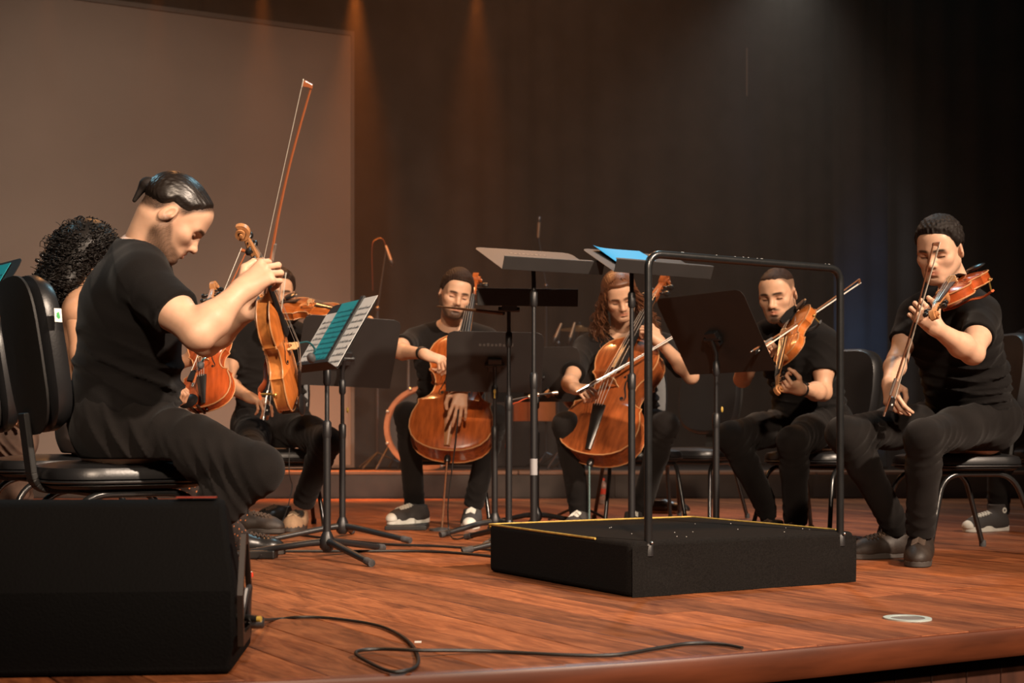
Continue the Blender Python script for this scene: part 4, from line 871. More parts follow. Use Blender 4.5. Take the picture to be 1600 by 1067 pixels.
        for o in offs:
            for ax in range(3):
                if o[ax]: continue
                q = list(o); q[ax] = 1; q = tuple(q); a, b = val[o], val[q]; x = (a < 0) != (b < 0); t = np.where(x, a / np.where(x, a - b, 1), 0)
                for d in range(3): acc[:, d] += np.where(x, o[d] + (t if d == ax else 0), 0)
                cnt += x
        v = s.lo + s.h * (idx + acc / cnt[:, None]); Q = []
        for ax in range(3):
            b1, b2 = [(1, 2), (2, 0), (0, 1)][ax]
            A = np.take(I, range(0, n[ax] - 1), ax); B = np.take(I, range(1, n[ax]), ax); e = np.argwhere(A != B)
            e = e[(e[:, b1] > 0) & (e[:, b2] > 0) & (e[:, b1] < n[b1] - 1) & (e[:, b2] < n[b2] - 1)]
            if not len(e): continue
            fl = I[e[:, 0], e[:, 1], e[:, 2]]
            def cid(d1, d2):
                q = e.copy(); q[:, b1] -= d1; q[:, b2] -= d2; return ids[q[:, 0], q[:, 1], q[:, 2]]
            w = np.stack([cid(1, 1), cid(0, 1), cid(0, 0), cid(1, 0)], 1); w[~fl] = w[~fl][:, ::-1]; Q.append(w)
        return v, np.concatenate(Q)

def np_obj(name, parts, m, parent, loc, cols=None):
    """one mesh object from [(verts, quads)]; vertices given in world space, stored about loc"""
    vs = np.concatenate([p[0] for p in parts]).astype(np.float32) - n3(loc); o = 0; fs = []
    for v, q in parts: fs.append(q + o); o += len(v)
    fs = np.concatenate(fs); me = bpy.data.meshes.new(name); me.vertices.add(len(vs)); me.vertices.foreach_set('co', vs.ravel())
    me.loops.add(fs.size); me.loops.foreach_set('vertex_index', fs.ravel().astype(np.int32)); me.polygons.add(len(fs)); me.polygons.foreach_set('loop_start', np.arange(0, fs.size, 4, dtype=np.int32))
    try: me.polygons.foreach_set('loop_total', np.full(len(fs), 4, np.int32))
    except Exception: pass
    me.update(calc_edges=True); me.validate(); me.polygons.foreach_set('use_smooth', np.ones(len(me.polygons), bool))
    if cols is not None:
        a = me.color_attributes.new('Col', 'FLOAT_COLOR', 'POINT'); a.data.foreach_set('color', np.concatenate([cols, np.ones((len(cols), 1))], 1).astype(np.float32).ravel())
    ob = bpy.data.objects.new(name, me); COL.objects.link(ob); me.materials.append(m); ob.parent = parent; return ob

M_skin = mat('skin', (0.5, 0.3, 0.2), 0.48, attr=True, noise=0.07, nscale=30, sss=0.12, spec=0.35)
M_tee = mat('black_cotton', (0.0078, 0.0068, 0.0066), 0.92, noise=0.15, nscale=5, bump=0.25, bscale=420, spec=0.10, sheen=0.05)
M_denim = mat('black_denim', (0.0088, 0.0074, 0.0069), 0.9, noise=0.3, nscale=7, bump=0.35, bscale=500, spec=0.10, sheen=0.05)
M_hairdark = mat('dark_hair', (0.010, 0.0065, 0.005), 0.62, bump=0.4, bscale=220, stretch=(3, 1, 2), spec=0.25)
M_hairbrown = mat('brown_hair', (0.022, 0.0105, 0.0065), 0.68, bump=0.4, bscale=220, noise=0.4, nscale=90, spec=0.2)
M_hairlong = mat('auburn_hair', (0.110, 0.040, 0.016), 0.42, noise=0.4, nscale=50)
M_hairblack = mat('black_curly_hair', (0.008, 0.006, 0.005), 0.5, spec=0.35)

def sst(a, b, x): t = np.clip((x - a) / (b - a), 0, 1); return t * t * (3 - 2 * t)
def head_frame(c, yaw, pitch, roll=0):
    """yaw: 0 looks along +y (away), 90 looks to +x, 180 at the camera; pitch down positive"""
    M = Matrix.Rotation(R(-yaw), 3, 'Z') @ Matrix.Rotation(R(-pitch), 3, 'X') @ Matrix.Rotation(R(roll), 3, 'Y'); return np.array(M, np.float32), n3(c)

def head(c, Rm, sc, N, skin, beard=0.0, fade=0.0, hairc=(0.03, 0.016, 0.01), brow=1.0, hairline=None, moust=None, stub=None, fem=False, h=0.0023, nr=0.056):
    L = lambda w: (np.array(w, np.float32) - c) @ Rm / sc          # world -> head frame
    nb = L(N); lo = np.minimum(n3((-0.105, -0.13, -0.16)), nb - 0.075); hi = np.maximum(n3((0.105, 0.14, 0.15)), nb + 0.075); F = Field(lo, hi, h / sc)
    F.ell((0, -0.014, 0.031), (0.076, 0.096, 0.081), k=0.02); F.ell((0, 0.022, -0.012), (0.066, 0.072, 0.090), k=0.03)
    F.ell((0, 0.050, -0.058), (0.046, 0.044, 0.052), k=0.03)
    for s in (-1, 1):
        F.cap((s * 0.056, 0.000, -0.055), (s * 0.020, 0.074, -0.099), 0.020, 0.019, 0.03)
        F.ell((s * 0.043, 0.058, -0.026), (0.024, 0.022, 0.020), k=0.025)
        F.cap((s * 0.014, 0.086, 0.014), (s * 0.048, 0.070, 0.013), 0.010, 0.008, 0.02)
    F.ell((0, 0.079, -0.100), (0.022, 0.017, 0.017), k=0.02); F.ell((0, 0.057, 0.050), (0.050, 0.027, 0.036), k=0.04)
    for s in (-1, 1):
        F.ell((s * 0.033, 0.099, -0.006), (0.019, 0.018, 0.012), k=0.018, mode='sub'); F.ell((s * 0.032, 0.0725, -0.006), (0.0165, 0.0135, 0.0125), k=0.006)
        F.cap((s * 0.019, 0.0860, -0.0105), (s * 0.044, 0.0790, -0.0105), 0.0022, 0.0022, 0.003, mode='sub')
    F.cap((0, 0.084, 0.004), (0, 0.107, -0.031), 0.0085, 0.0105, 0.014); F.ell((0, 0.111, -0.036), (0.0105, 0.0095, 0.009), k=0.010)
    for s in (-1, 1):
        F.ell((s * 0.0125, 0.098, -0.040), (0.0080, 0.0105, 0.0078), k=0.008); F.ell((s * 0.0068, 0.1035, -0.0475), (0.0042, 0.006, 0.0036), k=0.004, mode='sub')
    F.ell((0, 0.080, -0.066), (0.030, 0.018, 0.020), k=0.02)
    for s in (-1, 1):
        F.cap((0, 0.0980, -0.0605), (s * 0.026, 0.0830, -0.0660), 0.0052, 0.0032, 0.006); F.cap((0, 0.0970, -0.0735), (s * 0.024, 0.0830, -0.0675), 0.0066, 0.0032, 0.006)
        F.cap((0, 0.1040, -0.0662), (s * 0.027, 0.0870, -0.0668), 0.0017, 0.0012, 0.003, mode='sub')
    F.ell((0, 0.1015, -0.0855), (0.018, 0.0080, 0.0045), k=0.006, mode='sub')
    for s in (-1, 1):
        a = R(14) * s; E = np.array(Matrix.Rotation(R(-16), 3, 'X') @ Matrix.Rotation(-R(20) * s, 3, 'Z'))
        F.ell((s * 0.079, -0.012, -0.012), (0.0085, 0.0185, 0.0315), E, k=0.008); F.ell((s * 0.0875, -0.009, -0.008), (0.0062, 0.0105, 0.0185), E, k=0.004, mode='sub'); F.ell((s * 0.0865, 0.0005, -0.016), (0.004, 0.0045, 0.006), E, k=0.003)
    F.cap((0, -0.030, -0.045), nb, nr / sc, (nr + 0.004) / sc, 0.035); F.cap((0, 0.02, -0.085), (nb * 0.5 + n3((0, 0.02, -0.09)) * 0.5), 0.034, 0.034, 0.03)
    v, q = F.mesh(); x, y, z = v.T; ax = np.abs(x)
    col = np.tile(n3(skin), (len(v), 1)); mixc = lambda m, cc: col * (1 - m[:, None]) + n3(cc)[None] * m[:, None]
    flush = np.exp(-((ax - 0.04) ** 2 + (z + 0.03) ** 2) / 0.0006) * (y > 0.02) * 0.30 + np.exp(-((ax - 0.083) / 0.012) ** 2) * np.exp(-((z + 0.012) / 0.03) ** 2) * 0.5 + np.exp(-(ax ** 2 + (z + 0.038) ** 2 + (y - 0.11) ** 2) / 0.0002) * 0.4
    col = mixc(np.clip(flush, 0, 1) * 0.5, (skin[0] * 0.95, skin[1] * 0.62, skin[2] * 0.55))
    lip = np.exp(-(((ax) / 0.0255) ** 4 + ((z + 0.0672) / 0.0090) ** 4)) * (y > 0.075); col = mixc(lip * 0.75, (skin[0] * 0.72, skin[1] * 0.38, skin[2] * 0.36))
    nz = 0.5 + 0.5 * np.sin(x * 900 + 3 * np.sin(z * 500)) * np.sin(y * 800 + z * 700)
    zl = np.interp(y, [-0.03, 0.0, 0.02, 0.05, 0.08, 0.12], [-0.02, -0.012, -0.030, -0.062, -0.072, -0.078]); hcz = n3(hairc)
    bm = sst(0.008, -0.012, z - zl) * sst(-0.028, -0.004, y + 0.004) * sst(-0.150, -0.118, z) * (1 - lip) * sst(-0.01, 0.012, y - (-0.105 - z) * 0.6 + 0.012)
    mo = np.exp(-((ax / 0.031) ** 6 + ((z + 0.0540 + 0.12 * ax) / 0.0058) ** 4)) * (y > 0.07) * (1 - 0.5 * np.exp(-(ax / 0.004) ** 2))
    gt = np.exp(-((ax / 0.020) ** 4 + ((z + 0.095) / 0.018) ** 4)) * (y > 0.05)
    B = np.clip(bm * beard * (0.75 + 0.35 * nz) + mo * (beard if moust is None else moust) + gt * (beard if stub is None else stub), 0, 0.94); col = mixc(B * (1 - lip), hcz)
    bz = 0.0180 - 6.0 * (ax - 0.029) ** 2; bw = np.exp(-(((ax - 0.031) / 0.0215) ** 6 + ((z - bz) / (0.0058 if not fem else 0.004)) ** 4)) * (y > 0.05); col = mixc(np.clip(bw * brow, 0, 0.93), hcz * 0.8)
    la = np.exp(-(((ax - 0.032) / 0.0145) ** 6 + ((z + 0.0112) / 0.0036) ** 2)) * (y > 0.06); col = mixc(la * 0.95, (0.02, 0.012, 0.009)); so = np.exp(-(((ax - 0.031) / 0.018) ** 2 + ((z + 0.002) / 0.010) ** 2)) * (y > 0.06); col = mixc(so * 0.55, n3(skin) * n3((0.62, 0.46, 0.42)))
    if hairline is not None and fade:
        hz = np.interp(y, hairline[0], hairline[1]); ear = np.exp(-(((ax - 0.083) / 0.012) ** 2)) * np.exp(-((z + 0.012) / 0.032) ** 2) * np.exp(-((y + 0.012) / 0.022) ** 2)
        fm = sst(-0.006, 0.022, z - hz) * (1 - np.clip(ear * 1.6, 0, 1)); col = mixc(np.clip(fm * fade * (0.85 + 0.25 * nz), 0, 0.95), hcz)
    return v * sc @ Rm.T + c, q, col

HL_MAN = ([-0.13, -0.085, -0.045, -0.025, 0.000, 0.022, 0.038, 0.054, 0.068, 0.078, 0.11], [-0.060, -0.055, -0.040, -0.005, -0.006, 0.004, 0.034, 0.050, 0.070, 0.080, 0.092])
def hair_cap(c, Rm, sc, thick, top, hl, seed=0, amp=0.004, h=0.0028, lift=(0, 0, 0), streak=(260, 40, 260), ear=True, sides=True, temple=0.0, taper=0.03):
    F = Field((-0.12, -0.15, -0.10), (0.12, 0.135, 0.175), h / sc); t = thick
    F.ell((0, -0.014, 0.031), (0.076 + t, 0.096 + t, 0.081 + t), k=0.02); F.ell((0, 0.022, -0.012), (0.066 + t * 0.8, 0.072 + t * 0.8, 0.090), k=0.03); F.ell((0, 0.057, 0.050), (0.050 + t * .7, 0.027 + t * .7, 0.036 + t * .7), k=0.04)
    if top: F.ell((lift[0], 0.000 + lift[1], 0.048 + lift[2]), (0.078, 0.094, 0.068 + top), k=0.03)
    sl, X = F.blk(F.lo, F.lo + F.h * F.n); r = np.random.default_rng(seed); p = r.uniform(0, 6, 4)
    F.f += amp * np.sin(X[0] * streak[0] + p[0] + 1.5 * np.sin(X[1] * 50 + p[1])) * np.sin(X[1] * streak[1] + p[2] + np.sin(X[2] * 60)) * np.cos(X[2] * streak[2] * 0.4 + p[3])
    hz = np.interp(X[1], hl[0], hl[1]) + temple * np.clip(np.abs(X[0]) - 0.03, 0, 1) * sst(0.02, 0.06, X[1]); F.f += (t + 0.003) * (1 - sst(0.0, taper, X[2] - hz)); F.f = np.maximum(F.f, (hz - X[2]) * 0.75)
    if ear:
        for s in (-1, 1): F.ell((s * 0.084, -0.010, -0.014), (0.016, 0.023, 0.034), k=0.004, mode='sub')
    v, q = F.mesh(); return v * sc @ Rm.T + c, q

FING = {'index': (0.031, 0.090, (0.042, 0.025, 0.021)), 'middle': (0.010, 0.093, (0.046, 0.029, 0.022)), 'ring': (-0.011, 0.090, (0.042, 0.027, 0.021)), 'little': (-0.030, 0.082, (0.033, 0.020, 0.019))}
POSE = {'hold': [(48, 52, 35), (52, 58, 38), (56, 60, 38), (50, 55, 35)], 'relax': [(18, 28, 18), (24, 34, 20), (28, 38, 22), (30, 40, 24)], 'fist': [(70, 85, 45), (74, 88, 48), (76, 90, 48), (74, 86, 46)], 'drape': [(38, 30, 16), (46, 36, 18), (54, 40, 20), (62, 42, 22)], 'pizz': [(30, 35, 20), (48, 50, 30), (60, 62, 36), (66, 66, 38)], 'neck': [(66, 74, 44), (62, 74, 44), (58, 72, 42), (52, 66, 38)]}
def arm(sh, el, wr, hd, pn, side, pose='relax', thumb=None, rad=1.0, skin=(0.5, 0.3, 0.2), h=0.0030, hs=1.0, spread=4, palmc=None):
    """sh, el, wr world joints; hd: wrist->knuckles direction; pn: way the palm faces; side 'R'/'L'"""
    sh, el, wr = n3(sh), n3(el), n3(wr); d = n3(hd); d /= np.linalg.norm(d); pn = n3(pn); pn = pn - d * (pn @ d); pn /= np.linalg.norm(pn); t = np.cross(d, pn) * (1 if side == 'R' else -1)
    W = lambda x, y, z: wr + (t * x + d * y + pn * z) * hs
    fa = el - wr; fa = fa / np.linalg.norm(fa); segs = []; tips = []
    for i, (nm, (bx, by, ln)) in enumerate(FING.items()):
        ang = 0; p = n3((bx, by, -0.002)); q0 = p - n3((bx * 0.35, 0.05, 0)); r = 0.0088 if nm != 'little' else 0.0075; segs.append((W(*q0), W(*p), r * 1.15 * hs, r * 1.08 * hs))
        sp = R(spread) * (1.4, 0.3, -0.7, -1.9)[i]
        for j in range(3):
            ang += R(POSE[pose][i][j] if isinstance(pose, str) else pose[i][j]); dr = n3((math.sin(sp) * math.cos(ang), math.cos(sp) * math.cos(ang), math.sin(ang))); e = p + dr * ln[j]
            segs.append((W(*p), W(*e), r * (1.04 - 0.09 * j) * hs, r * (0.95 - 0.09 * j) * hs)); p = e
        tips.append(W(*p))
    th = thumb or ((0.056, 0.048, 0.018), (0.060, 0.078, 0.030), (0.052, 0.100, 0.040))
    p0 = (0.020, 0.018, 0.006); rr = [0.0145, 0.0115, 0.0098, 0.0085]; tp = [p0] + list(th)
    for i in range(3): segs.append((W(*tp[i]), W(*tp[i + 1]), rr[i] * hs, rr[i + 1] * hs))
    allp = np.array([sh, el, wr] + [s_[0] for s_ in segs] + [s_[1] for s_ in segs]); F = Field(allp.min(0) - 0.075, allp.max(0) + 0.075, h)
    mid = sh * 0.45 + el * 0.55; F.cap(sh, mid, 0.052 * rad, 0.047 * rad, 0.02); F.cap(mid, el, 0.047 * rad, 0.038 * rad, 0.02)
    m1 = el * 0.68 + wr * 0.32; F.cap(el, m1, 0.038 * rad, 0.0415 * rad, 0.025); F.cap(m1, wr, 0.0415 * rad, 0.0265 * rad ** 0.5, 0.025, )
    F.cap(wr, W(0, 0.02, 0), 0.0265 * rad ** 0.5, 0.026, 0.02, flat=(pn, 0.82))
    for x0, x1, r in ((0.018, 0.026, 0.0150), (0.004, 0.008, 0.0150), (-0.010, -0.011, 0.0145), (-0.018, -0.026, 0.0135)): F.cap(W(x0 * 0.8, 0.012, 0), W(x1, 0.082, -0.001), r * hs, r * 0.86 * hs, 0.016)
    F.ell(W(0.022, 0.035, 0.010), (0.017, 0.030, 0.013), np.stack([t, d, pn], 1), k=0.015); F.ell(W(-0.020, 0.035, 0.008), (0.013, 0.032, 0.010), np.stack([t, d, pn], 1), k=0.012)
    for a, b, ra, rb in segs: F.cap(a, b, ra, rb, 0.0045)
    v, q = F.mesh(); col = np.tile(n3(skin), (len(v), 1)); dist = np.min(np.linalg.norm(v[:, None, :] - np.array(tips)[None], axis=2), 1) if len(v) < 400000 else np.ones(len(v))
    m = np.exp(-(dist / 0.02) ** 2)[:, None] * 0.35; col = col * (1 - m) + col * n3((0.98, 0.72, 0.66)) * m
    return v, q, col

M_sneak = mat('charcoal_canvas', (0.045, 0.040, 0.038), 0.85, bump=0.3, bscale=400)
M_sole = mat('white_rubber_sole', (0.66, 0.66, 0.60), 0.6, noise=0.12, nscale=30)
M_darksole = mat('dark_rubber_sole', (0.045, 0.037, 0.032), 0.7)
M_beige = mat('beige_suede', (0.30, 0.19, 0.11), 0.85, noise=0.2, nscale=20, bump=0.2, bscale=200)
M_brown = mat('brown_oiled_leather', (0.022, 0.0135, 0.009), 0.6, noise=0.35, nscale=14, bump=0.2, bscale=120)
M_blackshoe = mat('black_shoe_leather', (0.016, 0.014, 0.013), 0.35)
def shoe(parent, loc0, pos, dir_, style, sc=1.0, high=False):
    """pos: point on the ground under the ankle; dir_: where the toe points"""
    d = V((dir_[0], dir_[1], 0)).normalized(); T = frame(V(pos) - V(loc0), (d.y, -d.x, 0), d, (0, 0, 1)) @ Matrix.Scale(sc, 4)
    up, so = {'converse': (M_sneak, M_sole), 'beige': (M_beige, M_darksole), 'brown': (M_brown, M_darksole), 'black': (M_blackshoe, M_darksole), 'flat': (M_blackshoe, mat('tan_sole', (0.45, 0.27, 0.15), 0.6))}[style]
    F = Field((-0.07, -0.09, -0.01), (0.07, 0.25, 0.17), 0.0045); F.cap((0, -0.035, 0.04), (0, 0.04, 0.046), 0.037, 0.043, 0.03); F.cap((0, 0.04, 0.044), (0, 0.145, 0.034), 0.044, 0.040, 0.03); F.cap((0, 0.14, 0.03), (0, 0.175, 0.028), 0.042, 0.032, 0.03, flat=((0, 0, 1), 0.85))
    F.cap((0, -0.012, 0.05), (0, -0.008, 0.135 if high else 0.088), 0.043, 0.044, 0.03, end=True); F.plane((0, 0, 0.016), (0, 0, -1))
    v, q = F.mesh(); root = np_obj('shoe', [(v, q)], up, parent, (0, 0, 0)); root.matrix_local = T
    prof = [(-0.068, 0.012), (-0.062, 0.030), (-0.03, 0.040), (0.03, 0.041), (0.09, 0.046), (0.14, 0.047), (0.175, 0.040), (0.195, 0.027), (0.206, 0.010)]
    ol = [(x, y) for y, x in prof] + [(-x, y) for y, x in reversed(prof)]; m = MB(); m.prism(ol[::-1], 0.0, 0.030 if style in ('converse', 'beige') else 0.022); m.build('sole', so, root, bevel=0.004)
    if style == 'converse':
        F = Field((-0.06, 0.12, 0.0), (0.06, 0.23, 0.08), 0.004); F.cap((0, 0.14, 0.03), (0, 0.178, 0.028), 0.0465, 0.0355, 0.03, flat=((0, 0, 1), 0.90)); F.plane((0, 0.146, 0), (0, -1, 0)); F.plane((0, 0, 0.018), (0, 0, -1)); tc_ = np_obj('toe_cap', [F.mesh()], M_sole, root, (0, 0, 0))
    if style != 'flat':
        lm = MB(); lc = M_sole if style == 'converse' else up
        def arch(x, y): return 0.0465 + (0.088 if not high else 0.10 - 0.046 + 0.0465 - 0.0465 + 0.036) * 0
        for i in range(5):
            y0 = 0.050 + 0.018 * i; zz = 0.0975 - 0.0033 * i; w_ = 0.022
            for sx in (-1, 1): lm.tube([(-w_ * sx, y0, zz - 0.011), (0, y0 + 0.009, zz + 0.002 - 0.0004 * i), (w_ * sx, y0 + 0.017, zz - 0.012)], 0.0042, 6)
        lo_ = lm.build('laces', mat('pale_laces', (0.60, 0.60, 0.54), 0.8) if style == 'converse' else mat('tan_laces', (0.34, 0.24, 0.15), 0.8) if style == 'beige' else mat('brown_laces', (0.055, 0.033, 0.021), 0.8), root); lo_['kind'] = 'stuff'
    if high and style == 'converse':
        m = MB(); m.lathe([(0.014, -0.002), (0.014, 0.003)], 16, Matrix.Translation((-0.0425, -0.012, 0.105)) @ Matrix.Rotation(R(-90), 4, 'Y')); m.build('ankle_patch', M_sole, root)
        m = MB()
        for k in range(5):
            a0 = R(90 + 72 * k); m.tube([(-0.046, -0.012, 0.105), (-0.046, -0.012 + 0.0085 * math.cos(a0), 0.105 + 0.0085 * math.sin(a0))], [0.003, 0.0008], 5)
        m.build('patch_star', M_ebony, root)['kind'] = 'stuff'
    return root

def person(label, j, front, hd, skin, arms, legs, seat_z, hair=None, headk=None, sc=1.0, shirt=True, sleeve=0.58, girth=1.0, depth=0.74, tee=None, denim=None, ndir=None, shoes=None, top_cut=None, hem=0.0, trouser_r=1.0, folds=(), arm_rad=1.0):
    """j: joints P (pelvis), W, C (spine), N (neck base), SR, SL, HR, HL; legs: [(hip, knee, ankle)] x2; front = way the chest faces"""
    Pp, N, SR, SL = n3(j['P']), n3(j['N']), n3(j['SR']), n3(j['SL']); C = n3(j.get('C', Pp * 0.38 + N * 0.62)); Wn = n3(j.get('W', Pp * 0.68 + N * 0.32))
    loc = V((float(Pp[0]), float(Pp[1]), 0)); root = thing('person', label, 'person', loc); fr = n3(front); fr = fr / np.linalg.norm(fr)
    rt = SR - SL; rt = rt / np.linalg.norm(rt); hc, hyaw, hpitch, hroll, hsc = hd; Rm, c = head_frame(hc, hyaw, hpitch, hroll); hk = dict(headk or {})
    neck = n3(j.get('NK', N))
    # body: head and neck, both arms with hands, and the trunk under the clothes
    parts = []; cols = []
    v, q, col = head(c, Rm, hsc, neck, skin, **hk); parts.append((v, q)); cols.append(col)
    for a in arms:
        v, q, col = arm(skin=skin, rad=a.pop('rad', arm_rad), **a); parts.append((v, q)); cols.append(col)
    def trunk(F, g, gr=0.0):
        fl = (fr, depth)
        F.cap(Pp - rt * 0.055, Pp + rt * 0.055, (0.135 + gr) * g, (0.135 + gr) * g, 0.06, flat=(fr, 0.86)); F.cap(Pp, Wn, (0.160 + gr) * g, (0.153 + gr) * g, 0.08, flat=fl); F.cap(Wn, C, (0.153 + gr) * g, (0.168 + gr) * g, 0.08, flat=fl)
        F.cap(C + rt * 0.07, C - rt * 0.07, (0.125 + gr) * g, (0.125 + gr) * g, 0.06, flat=(fr, 0.88)); F.cap(SR * 0.82 + SL * 0.18, SL * 0.82 + SR * 0.18, 0.070 + gr, 0.070 + gr, 0.06, flat=(fr, 0.9)); F.cap(N, SR, 0.052 + gr, 0.056 + gr, 0.05); F.cap(N, SL, 0.052 + gr, 0.056 + gr, 0.05); F.cap(C * 0.5 + N * 0.5, N, 0.085 + gr, 0.055 + gr, 0.05)
    pts = np.array([Pp, N, SR, SL, C, Wn]); bare = tee is None and not shirt
    F = Field(pts.min(0) - 0.24, pts.max(0) + 0.2, 0.006 if top_cut is not None else 0.014); trunk(F, 0.93 * girth if top_cut is None else 0.95 * girth, 0.0 if top_cut is None else -0.004)
    v, q = F.mesh(); parts.append((v, q)); cols.append(np.tile(n3(skin), (len(v), 1)))
    np_obj('body', parts, M_skin, root, loc, np.concatenate(cols))
    # shirt
    F = Field(pts.min(0) - 0.34, pts.max(0) + 0.34, 0.0062); trunk(F, girth, 0.004)
    if top_cut is None:
        for a in arms:
            s_, e_ = n3(a['sh']), n3(a['el']); en = s_ + (e_ - s_) * sleeve; F.cap(s_, en, 0.064 * arm_rad, 0.066 * arm_rad, 0.045, end=True)
            F.fold(s_ * 0.5 + en * 0.5, rt * 0.6 + (en - s_) / np.linalg.norm(en - s_), 0.06, 0.004, 0.09, ph=1.0)
    for f_ in folds: F.fold(*f_)
    for sg in (-1, 1):
        F.fold(Wn + rt * 0.13 * sg, (N - Pp) * 1.0 + fr * 0.22, 0.050, 0.0080, 0.15, ph=1.3 + sg); F.fold(C + rt * 0.13 * sg - fr * 0.02, (N - Pp) * 0.7 + fr * 0.4, 0.062, 0.0060, 0.13, ph=2.6 + sg); F.fold(Pp * 0.6 + Wn * 0.4 + rt * 0.13 * sg, N - Pp, 0.040, 0.0070, 0.12, ph=0.4 + sg)
    F.fold(Wn + fr * 0.10, N - Pp, 0.062, 0.0085, 0.17, ph=0.6); F.fold(Wn - fr * 0.10, N - Pp, 0.075, 0.006, 0.16, ph=2.0); F.fold(C + fr * 0.08 + rt * 0.08, (N - Pp) * 0.6 + rt * 0.35, 0.085, 0.005, 0.14, ph=3.0)
    nd = n3(ndir) if ndir is not None else (N - C) / np.linalg.norm(N - C) * 0.85 + fr * 0.45
    if top_cut is None: F.cap(N + nd / np.linalg.norm(nd) * 0.005, N + nd / np.linalg.norm(nd) * 0.30, 0.072, 0.12, 0.012, mode='sub')
    else: F.plane(top_cut[0], top_cut[1])
    ax = (Wn - Pp) / np.linalg.norm(Wn - Pp); F.plane(Pp + ax * (hem - 0.02), -(Wn - Pp) + fr * 0.0); F.plane((0, 0, seat_z + 0.012), (0, 0, -1))
    v, q = F.mesh(); np_obj('t_shirt' if top_cut is None else 'backless_top', [(v, q)], tee or M_tee, root, loc)
    # trousers
    allp = np.array([Pp] + [x for l in legs for x in l[:3]]); F = Field(allp.min(0) - 0.2, allp.max(0) + 0.24, 0.0066); g = trouser_r
    F.cap(Pp - rt * 0.06, Pp + rt * 0.06, 0.142, 0.142, 0.05, flat=(fr, 0.92)); F.cap(Pp, Pp * 0.75 + Wn * 0.25, 0.152 * girth, 0.158 * girth, 0.04, flat=(fr, depth * 1.02))
    for h_, k_, a_ in [l[:3] for l in legs]:
        h_, k_, a_ = n3(h_), n3(k_), n3(a_); th = (k_ - h_) / np.linalg.norm(k_ - h_); shn = (a_ - k_) / np.linalg.norm(a_ - k_); F.ell(h_ - th * 0.03, (0.105, 0.105, 0.10), k=0.05); F.cap(h_, h_ * 0.45 + k_ * 0.55, 0.098 * g, 0.084 * g, 0.05); F.cap(h_ * 0.45 + k_ * 0.55, k_, 0.084 * g, 0.068 * g, 0.04)
        cm_ = k_ * 0.66 + a_ * 0.34 - th * 0.012; F.cap(k_, cm_, 0.066 * g, 0.062 * g, 0.03); F.cap(cm_, a_ + shn * 0.01, 0.062 * g, 0.055 * g, 0.03, end=True)
        bk = k_ - th * 0.055 + shn * 0.05; F.fold(bk, th - shn, 0.040, 0.0085, 0.10, ph=0.5); F.fold(k_ + shn * 0.20, shn, 0.055, 0.005, 0.12, ph=1.7); F.fold(a_ - shn * 0.05, shn, 0.036, 0.0065, 0.075, ph=0.2); F.fold(h_ + th * 0.08 + n3((0, 0, 0.06)), th * 0.8 + rt * 0.5, 0.060, 0.0060, 0.14, ph=2.2); F.fold(h_ + th * 0.05 + rt * 0.10, th * 0.8 + n3((0, 0, 0.5)), 0.060, 0.0055, 0.15, ph=0.9); F.fold(h_ * 0.5 + k_ * 0.5, th * 0.7 + n3((0, 0, 0.6)), 0.08, 0.0035, 0.13, ph=1.1)
    sl, X = F.blk((Pp[0] - 0.30, Pp[1] - 0.30, 0), (Pp[0] + 0.30, Pp[1] + 0.30, seat_z + 0.05)); near = (X[0] - Pp[0]) ** 2 + (X[1] - Pp[1]) ** 2 < 0.29 ** 2
    F.f[sl] = np.where(near & (X[2] < seat_z + 0.006), np.maximum(F.f[sl], seat_z + 0.006 - X[2]), F.f[sl])
    v, q = F.mesh(); np_obj('trousers', [(v, q)], denim or M_denim, root, loc)
    for (h_, k_, a_, *rest), sh_ in zip(legs, shoes or []):
        if sh_: shoe(root, loc, *sh_)
    if hair is not None:
        for nm, v, q, m in hair(c, Rm, hsc): np_obj(nm, [(v, q)], m, root, loc)
    return root

# ---------------------------------------------------------------- the players, their chairs and instruments
SK_FAIR, SK_TAN, SK_OLIVE = (0.60, 0.365, 0.245), (0.50, 0.275, 0.165), (0.54, 0.315, 0.20)
HK = lambda **k: dict(hairline=HL_MAN, **k)
def rt_of(f): return V((f[1], -f[0], 0)).normalized()
def hips(Pp, f, w=0.095): r = rt_of(f); return V(Pp) + r * w, V(Pp) - r * w

